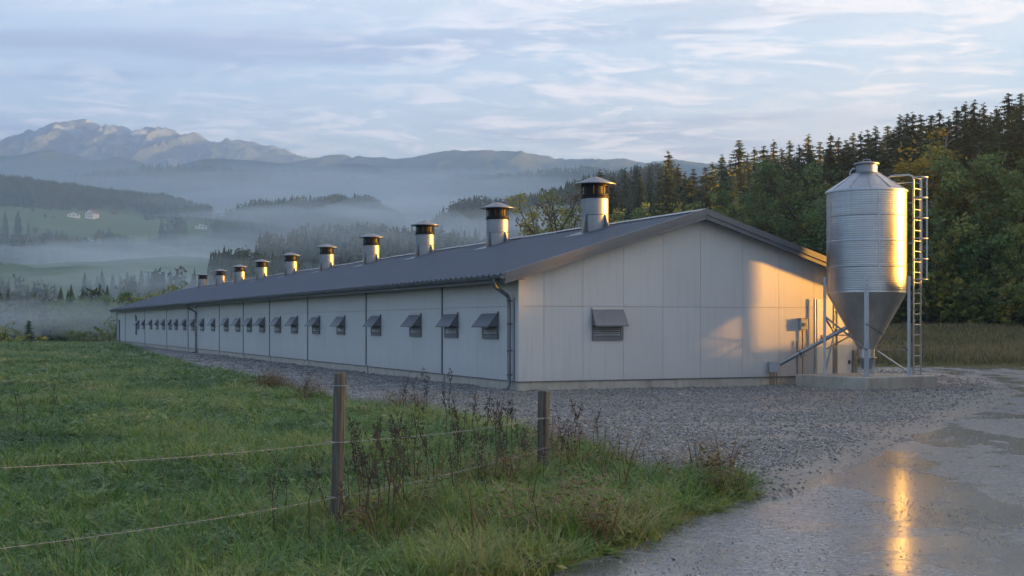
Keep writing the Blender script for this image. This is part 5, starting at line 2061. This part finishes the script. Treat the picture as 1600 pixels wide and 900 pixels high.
# pasture: density falls with distance while the clumps widen
GP = [clump_obj('grass_clump_a', 1, M['grass'], n=16, h=0.16, spread=0.10, w=0.011, lean=0.5),
      clump_obj('grass_clump_b', 2, M['grass'], n=18, h=0.22, spread=0.12, w=0.010, lean=0.7),
      clump_obj('grass_clump_c', 3, M['grass'], n=14, h=0.13, spread=0.13, w=0.014, lean=0.9),
      herb_obj('grass_clump_d', 4, M['grass'], 16, 0.13, 0.085),
      clump_obj('grass_clump_e', 5, M['grass'], n=20, h=0.34, spread=0.10, w=0.010, lean=0.55, droop=0.9, seg=4)]
pts = []
for (y0, y1, dens, sz) in ((6.5, 12, 95, 1.0), (12, 20, 60, 1.15), (20, 34, 26, 1.5), (34, 60, 9, 2.1), (60, 132, 3.2, 3.2)):
    x0, x1 = -0.42 * y1 - 1, min(6, 0.42 * y1)
    n = int((x1 - x0) * (y1 - y0) * dens)
    x, y, r = sample(n, x0, x1, y0, y1, int(y0 * 10))
    sd = field_sd(x, y)
    m = in_view(x, y) & (sd > -0.14)
    x, y, sd = x[m], y[m], sd[m]
    u = r.random(len(x))
    lump = fbm(x * 0.55, y * 0.55, 71, 4)
    wide = fbm(x * 0.11, y * 0.14, 73, 3)
    fence_d = np.abs((x + 1.46) * 4.0 - (y - 10.6) * 1.81) / 4.4
    verge = smooth(1.8, 0.2, sd) * smooth(40, 20, y)
    roadside = smooth(2.6, 0.6, np.abs(poly_sd(x, y, np.vstack([GRASS_EDGE[22:], [(-3.2, 4.0)], [(60, 0)], [(60, 14)]]))))
    tall = np.clip(0.22 * roadside + 0.5 * smooth(1.0, 0.1, fence_d) + 0.55 * smooth(0.52, 0.72, lump), 0, 1.3) * smooth(40, 22, y)
    h = (0.30 + 0.50 * lump - 0.16 * smooth(0.9, 0.3, np.hypot(x + 1.4, y - 10.1)) + 0.70 * tall * u) * (1 - 0.3 * verge * (sd < 0.15))
    pick = np.where(r.random(len(x)) < 0.22 + 0.45 * np.clip(tall, 0, 1), 4, r.integers(0, 4, len(x)))
    tone = 0.38 + 1.0 * (lump - 0.5) + 0.6 * (wide - 0.5) + 0.10 * verge + 0.22 * (r.random(len(x)) < 0.13) + 0.07 * smooth(1.0, 0.2, fence_d)
    tone = tone + 0.10 * smooth(0.55, 0.7, fbm(x * 0.3, y * 0.3, 79, 3))
    sxy = sz * (0.8 + 0.5 * u)
    S = np.stack([sxy, sxy, (0.62 * h + 0.38) * (1 + 0.22 * (sz - 1))], -1)
    z = field_z(x, y) - 0.3 * smooth(0.05, -0.45, sd) - 0.015
    pts.append((np.stack([x, y, z], -1), r.uniform(0, 6.28, len(x)), S, pick, tone))
scatter('grass', GP, *[np.concatenate([p[i] for p in pts]) for i in range(5)], label=None)

# dry straw through the verge and along the fence
SP = [clump_obj('straw_a', 11, M['straw'], n=7, h=0.42, spread=0.12, w=0.006, lean=0.6, droop=0.8, seg=4),
      clump_obj('straw_b', 12, M['straw'], n=6, h=0.55, spread=0.10, w=0.005, lean=0.45, droop=1.0, seg=4)]
x, y, r = sample(9000, -12, 6, 7, 34, 91)
sd = field_sd(x, y)
fence_d = np.abs((x + 1.46) * 4.0 - (y - 10.6) * 1.81) / 4.4
p = 0.05 + 0.75 * smooth(0.9, 0.1, fence_d) * (y < 15.5) + 0.35 * smooth(1.2, 0.2, sd) * (y > 14) + 0.25 * smooth(0.55, 0.7, fbm(x * .4, y * .4, 93, 3))
m = in_view(x, y) & (sd > 0.05) & (r.random(len(x)) < p * 0.5)
x, y = x[m], y[m]
scatter('dry_grass', SP, np.stack([x, y, field_z(x, y) - 0.02], -1), r.uniform(0, 6.28, len(x)), r.uniform(0.6, 1.25, len(x)), r.integers(0, 2, len(x)), r.uniform(0.1, 0.9, len(x)))

# reddish herbs where the turf meets the gravel
HP = [herb_obj('herb_a', 21, M['herb'], 70, 0.42, 0.05), herb_obj('herb_b', 22, M['herb'], 60, 0.32, 0.045), clump_obj('herb_c', 23, M['herb'], n=16, h=0.5, spread=0.1, w=0.014, lean=0.5)]
x, y, r = sample(9000, -10, 4, 9.5, 36, 95)
sd = field_sd(x, y)
fd = np.abs((x + 1.46) * 4.0 - (y - 10.6) * 1.81) / 4.4
p = np.maximum(smooth(1.4, 0.3, sd) * smooth(0.42, 0.62, fbm(x * .5, y * .5, 97, 3)), 0.55 * smooth(0.9, 0.15, fd) * (y < 15) * (y > 9.5) * smooth(0.40, 0.6, fbm(x * .9, y * .9, 98, 3)))
m = in_view(x, y) & (sd > 0.0) & (r.random(len(x)) < p * 0.75)
x, y = x[m], y[m]
scatter('weeds', HP, np.stack([x, y, field_z(x, y) - 0.04], -1), r.uniform(0, 6.28, len(x)), r.uniform(0.6, 1.3, len(x)), r.integers(0, 3, len(x)), r.uniform(0.0, 0.9, len(x)))

# meadow beyond the road
MP = [clump_obj('meadow_a', 31, M['meadow_grass'], n=18, h=0.5, spread=0.3, w=0.03, lean=0.5), clump_obj('meadow_b', 32, M['straw'], n=12, h=0.55, spread=0.3, w=0.02, lean=0.4)]
x, y, r = sample(26000, 8, 62, 53.5, 112, 99)
m = in_view(x, y, 2) & (forest_depth(x, y) < 4)
x, y = x[m], y[m]
n1 = fbm(x * .12, y * .2, 101, 3)
scatter('meadow_grass', MP, np.stack([x, y, base_z(x, y) + 0.0], -1), r.uniform(0, 6.28, len(x)), r.uniform(0.6, 1.2, len(x)) * np.where(y < 55, 0.6, 1.0), (r.random(len(x)) < 0.15 + 0.30 * smooth(.45, .65, n1)).astype(int),
        0.40 + 0.55 * (n1 - 0.4) + 0.12 * smooth(58, 75, y))


# crushed stone on the yard
def rock_obj(name, seed):
    bm = bmesh.new()
    bmesh.ops.create_icosphere(bm, subdivisions=1, radius=1.0)
    rs = random.Random(seed)
    for v in bm.verts:
        v.co *= rs.uniform(0.7, 1.15)
        v.co.z *= 0.62
    me = bpy.data.meshes.new(name)
    bm.to_mesh(me)
    bm.free()
    me.materials.append(M['chip'])
    return bpy.data.objects.new(name, me)


def chip_mat():
    m, T = material('crushed_stone')
    t = T.n('ShaderNodeAttribute', attribute_name='tone', attribute_type='INSTANCER').outputs['Fac']
    c = T.ramp(t, [(0.0, (0.075, 0.074, 0.074)), (0.35, (0.155, 0.153, 0.152)), (0.7, (0.28, 0.277, 0.27)), (0.92, (0.45, 0.44, 0.43)), (1.0, (0.27, 0.21, 0.15))])
    b = T.n('ShaderNodeBsdfPrincipled', i_Base_Color=c, i_Roughness=0.55)
    finish(T, b.outputs[0])
    return m


M['chip'] = chip_mat()
RP = [rock_obj('stone_%s' % c, i) for i, c in enumerate('abcde')]
pts = []
for (y0, y1, dens, sz) in ((12.5, 20, 520, 0.018), (20, 30, 300, 0.022), (30, 44, 150, 0.028), (44, 70, 30, 0.045)):
    x0, x1 = -0.30 * y1, min(17, 0.43 * y1)
    n = int((x1 - x0) * (y1 - y0) * dens)
    x, y, r = sample(n, x0, x1, y0, y1, int(y0 * 7) + 3)
    c, q = math.cos(-BARN_ROT), math.sin(-BARN_ROT)
    lx, ly = (x - BX) * c - (y - BY) * q, (x - BX) * q + (y - BY) * c
    inside = (lx > 0) & (lx < GW) & (ly > 0)
    sd = yard_sd(x, y) + 0.25 * smooth(0.5, 0, field_sd(x, y))
    worn = worn_lane(x, y)
    keep = r.random(len(x)) < np.clip(1.0 - 0.72 * worn - 0.5 * smooth(0.6, -0.2, sd) * (x > 3), 0.06, 1)
    m = in_view(x, y) & (sd > -0.22) & ~inside & keep & (field_sd(x, y) < 0.25)
    x, y, sd = x[m], y[m], sd[m]
    z = np.maximum(yard_z(x, y) - 0.16 * smooth(0.0, -0.7, sd), 0.0) + 0.004
    s = sz * r.uniform(0.55, 1.35, len(x)) * (1 + 0.8 * (r.random(len(x)) < 0.03))
    pts.append((np.stack([x, y, z], -1), r.uniform(0, 6.28, len(x)), s, r.integers(0, 5, len(x)), np.clip(r.normal(0.34, 0.22, len(x)), 0, 1), r.uniform(-.6, .6, (len(x), 2))))
scatter('gravel', RP, *[np.concatenate([p[i] for p in pts]) for i in range(6)])
# loose chips thrown onto the road
x, y, r = sample(5200, -1, 17, 8.5, 38, 131)
sd = np.maximum(yard_sd(x, y), field_sd(x, y))
m = in_view(x, y) & (sd < 0.1) & (r.random(len(x)) < 0.04 + 0.5 * smooth(-0.8, 0.0, sd) ** 1.5)
x, y = x[m], y[m]
scatter('gravel', [rock_obj('chip_%s' % c, 20 + i) for i, c in enumerate('abc')], np.stack([x, y, np.full(len(x), 0.005)], -1), r.uniform(0, 6.28, len(x)), 0.012 * r.uniform(0.5, 1.6, len(x)),
        r.integers(0, 3, len(x)), np.clip(r.normal(0.5, 0.2, len(x)), 0, 1))

# thin green tufts where the yard is less driven
x, y, r = sample(2600, -4, 14, 14, 36, 151)
sd = yard_sd(x, y)
m = in_view(x, y) & (sd > 0.0) & (sd < 3.2) & (field_sd(x, y) < 0) & (r.random(len(x)) < 0.55 * smooth(0.56, 0.70, fbm(x * .5, y * 1.1, 153, 3)))
x, y = x[m], y[m]
scatter('weeds', [clump_obj('tuft_a', 41, M['grass'], n=14, h=0.07, spread=0.07, w=0.008, lean=0.9), herb_obj('tuft_b', 42, M['grass'], 12, 0.05, 0.03)], np.stack([x, y, yard_z(x, y) - 0.01], -1), r.uniform(0, 6.28, len(x)),
        r.uniform(0.6, 1.5, len(x)), r.integers(0, 2, len(x)), r.uniform(0.4, 0.8, len(x)))

# the aggregate that stands proud of the worn road
pts = []
for (y0, y1, dens, sz) in ((8.2, 12, 260, 0.0075), (12, 18, 150, 0.0095), (18, 30, 60, 0.013), (30, 52, 16, 0.02)):
    x0, x1 = -1, 0.43 * y1 + 1
    x, y, r = sample(int((x1 - x0) * (y1 - y0) * dens), x0, x1, y0, y1, int(y0 * 11) + 5)
    sd = np.maximum(yard_sd(x, y), field_sd(x, y))
    grit = smooth(0.36, 0.62, fbm(x * 0.9 + y * 0.3, y * 0.28, 141, 4))
    m = in_view(x, y) & (sd < 0.0) & (r.random(len(x)) < 0.18 + 0.82 * grit)
    x, y = x[m], y[m]
    zr = (fbm(x * 0.35, y * 0.35, 51, 3) - 0.5) * 0.035
    pts.append((np.stack([x, y, zr], -1), r.uniform(0, 6.28, len(x)), sz * r.uniform(0.5, 1.5, len(x)), r.integers(0, 3, len(x)), np.clip(r.normal(0.36, 0.2, len(x)), 0, 1)))
scatter('gravel', [rock_obj('grit_%s' % c, 30 + i) for i, c in enumerate('abc')], *[np.concatenate([p[i] for p in pts]) for i in range(5)])

# dead weed stalks: single plants
def stalk_meshes(seed):
    rs = random.Random(seed)
    st, hd = MB(), MB()
    H = 1.0
    top = Vector((rs.uniform(-.14, .14), rs.uniform(-.14, .14), H))
    mid = Vector((rs.uniform(-.05, .05), rs.uniform(-.05, .05), 0.5))
    st.tube([(0, 0, -0.05), mid, top], [0.007, 0.0055, 0.003], 5)
    for k in range(rs.randint(6, 11)):
        u = rs.uniform(0.42, 1.0)
        p = mid.lerp(top, (u - .5) * 2) if u > .5 else Vector((0, 0, 0)).lerp(mid, u * 2)
        a = rs.uniform(0, 2 * PI)
        L = rs.uniform(0.05, 0.17) * (1.25 - u * .6)
        e = p + Vector((math.cos(a) * L * .6, math.sin(a) * L * .6, L))
        st.tube([p, p.lerp(e, .6) + Vector((math.cos(a), math.sin(a), 0)) * L * .12, e], [0.0035, 0.003, 0.002], 4)
        for q in range(rs.randint(4, 9)):
            c = e + Vector((rs.gauss(0, .016), rs.gauss(0, .016), rs.gauss(0, .02)))
            s = rs.uniform(.005, .012)
            hd.add([c + Vector((s, 0, 0)), c + Vector((-s * .6, s, 0)), c + Vector((-s * .6, -s, 0)), c + Vector((0, 0, s * 1.5)), c - Vector((0, 0, s))],
                   [(0, 1, 3), (1, 2, 3), (2, 0, 3), (1, 0, 4), (2, 1, 4), (0, 2, 4)])
    for k in range(3):                                  # shrivelled leaves
        z = rs.uniform(.15, .7)
        a = rs.uniform(0, 2 * PI)
        c = Vector((math.cos(a) * .03, math.sin(a) * .03, z))
        d = Vector((math.cos(a), math.sin(a), -.9)) * rs.uniform(.03, .06)
        w = Vector((-math.sin(a), math.cos(a), .2)) * .007
        hd.add([c, c + d * .5 + w, c + d, c + d * .5 - w], [(0, 1, 2, 3)])
    return st.mesh('stem'), hd.mesh('seed_head')


M['dead'] = simple_mat('dead_stalk', (0.11, 0.08, 0.055), 0.85, 0, 0.3, 8, rand=0.4)
M['dead_dark'] = simple_mat('dead_seed_head', (0.085, 0.062, 0.045), 0.9, 0, 0.3, 20, rand=0.4)
SM = [stalk_meshes(700 + i) for i in range(7)]
rw = random.Random(3)
WS = []
for cpx, cpy, n, sx, sy in ((568, 800, 7, 22, 26), (640, 790, 9, 30, 22), (720, 765, 9, 34, 22), (790, 765, 10, 30, 22), (745, 715, 5, 40, 10), (895, 735, 5, 22, 10), (600, 840, 6, 40, 14), (470, 640, 3, 20, 6), (60, 670, 2, 40, 10),
                            (930, 730, 3, 12, 6), (660, 660, 5, 40, 6), (800, 655, 4, 30, 5), (500, 850, 5, 40, 12)):
    for k in range(int(n * 1.7)):
        WS.append((cpx + rw.gauss(0, sx), cpy + rw.gauss(0, sy)))
for px, py in WS:
    x, y = ground_pt(px, py)
    if float(field_sd(np.array([x]), np.array([y]))[0]) < 0.05:
        continue
    i = rw.randrange(7)
    z = float(field_z(np.array([x]), np.array([y]))[0])
    t = thing('dried_weed', 'thin dead brown weed stalk with dark seed heads standing in the grass by the fence', 'weed', (x, y, z), rw.uniform(0, 6.28), 'dead weed stalks in the grass verge')
    s = rw.uniform(0.40, 0.88)
    t.scale = (s, s, s)
    link('stem', SM[i][0], M['dead'], t)
    link('seed_head', SM[i][1], M['dead_dark'], t)['kind'] = 'stuff'

# small field stakes on the brow of the field
for px, h in ((131, 1.0), (150, 1.1), (171, 0.9)):
    x = (px - 800) / FPX * 116
    z = float(field_z(np.array([x]), np.array([116.0]))[0])
    b = MB()
    b.tube([(0, 0, -0.3), (0.02, 0, h * .6), (0.03, 0.01, h)], [0.06, 0.055, 0.05], 6)
    tag(b.build('fence_post', M['post'], None, (x, 116, z)), {131: 'tiny far stake farthest left of the barn corner on the field brow', 150: 'tiny far stake midway between bush and barn corner', 171: 'tiny far stake closest to the far barn corner'}[px], 'post')

# ------------------------------------------------------------------ air: even haze over everything, mist lying in the valley
def volume_mat(name, density, col, aniso):
    m, T = material(name)
    v = T.n('ShaderNodeVolumePrincipled')
    v.inputs['Color'].default_value = (*col, 1)
    v.inputs['Density'].default_value = density
    v.inputs['Anisotropy'].default_value = aniso
    out = T.n('ShaderNodeOutputMaterial')
    T.t.links.new(v.outputs[0], out.inputs['Volume'])
    return m


HAZE_D = 2.5e-4
HAZE_C = (0.64, 0.81, 1.0)
b = MB()
b.box(-2690, -55, -40, 1440, 5540, 860)
tag(b.build('haze', volume_mat('haze_air', HAZE_D, HAZE_C, 0.75)), kind='stuff')


def mist(px, py, wpx, hpx, D, depth, od, seed, skew=0.0):
    """a flat bank of mist: closed lens with ragged rim, thin towards its edges"""
    cx, cz = (px - 800) / FPX * D, CAM_Z + (506 - py) / FPX * D
    rx, rz, ry = wpx / FPX * D / 2, hpx / FPX * D / 2, depth / 2
    nr, na = 16, 72
    V, F = [(0, 0, rz)], []
    for sgn in (1, -1):
        for i in range(1, nr + (1 if sgn > 0 else 0)):
            q = i / nr
            for k in range(na):
                a = 2 * PI * k / na
                e = 1 + 0.50 * (float(fbm(math.cos(a) * 1.6 + seed, math.sin(a) * 1.6 + seed * 2.7, seed, 3)) - 0.5) * 2
                x, y = rx * q * e * math.cos(a), ry * q * e * math.sin(a)
                t = (1 - q * q) ** 1.3
                und = max(0.1, 1 + 0.95 * (float(fbm(x / rx * 4.0 + 9, y / ry * 3.0, seed + 5, 4)) - 0.5) * 2)
                V.append((x, y, sgn * rz * t * und + skew * x))
    V.append((0, 0, -rz))
    rim = 1 + (nr - 1) * na
    for k in range(na):
        F.append((0, 1 + k, 1 + (k + 1) % na))
    for i in range(nr - 1):
        for k in range(na):
            a0, a1 = 1 + i * na + k, 1 + i * na + (k + 1) % na
            F += [(a0, a0 + na, a1 + na), (a0, a1 + na, a1)]
    lo = 1 + nr * na
    last = len(V) - 1
    for k in range(na):
        F.append((last, lo + (k + 1) % na, lo + k))
    for i in range(nr - 2):
        for k in range(na):
            a0, a1 = lo + i * na + k, lo + i * na + (k + 1) % na
            F += [(a0, a1 + na, a0 + na), (a0, a1, a1 + na)]
    b0 = lo + (nr - 2) * na
    for k in range(na):
        a0, a1, r0, r1 = b0 + k, b0 + (k + 1) % na, rim + k, rim + (k + 1) % na
        F += [(a0, a1, r1), (a0, r1, r0)]
    me = np_mesh('mist', V, F, True)
    o = link('mist', me, volume_mat('mist_bank', od / depth, MIST_C, 0.7), None, (cx, D, cz))
    return tag(o, kind='stuff')


MIST_C = (0.84, 0.92, 1.0)
for i, a in enumerate([(520, 306, 900, 34, 1420, 500, 2.0), (690, 300, 560, 24, 1500, 400, 1.2), (210, 414, 420, 46, 540, 260, 2.2), (300, 402, 640, 44, 560, 220, 0.7), (640, 336, 620, 46, 800, 130, 1.5), (800, 372, 420, 90, 560, 190, 1.5),
                       (500, 345, 420, 34, 800, 150, 0.8), (560, 385, 760, 80, 440, 120, 0.6), (120, 452, 640, 70, 300, 80, 0.5), (260, 440, 420, 44, 290, 60, 0.3), (330, 430, 520, 60, 380, 110, 0.5), (60, 496, 620, 70, 200, 80, 0.8), (430, 318, 500, 22, 1050, 200, 0.6),
                       (420, 290, 800, 24, 2250, 350, 0.6), (150, 398, 560, 40, 660, 160, 0.4),
                       (250, 390, 1700, 270, 520, 380, 0.45), (500, 305, 1700, 150, 1560, 500, 0.7)]):
    mist(*a, seed=i + 3)
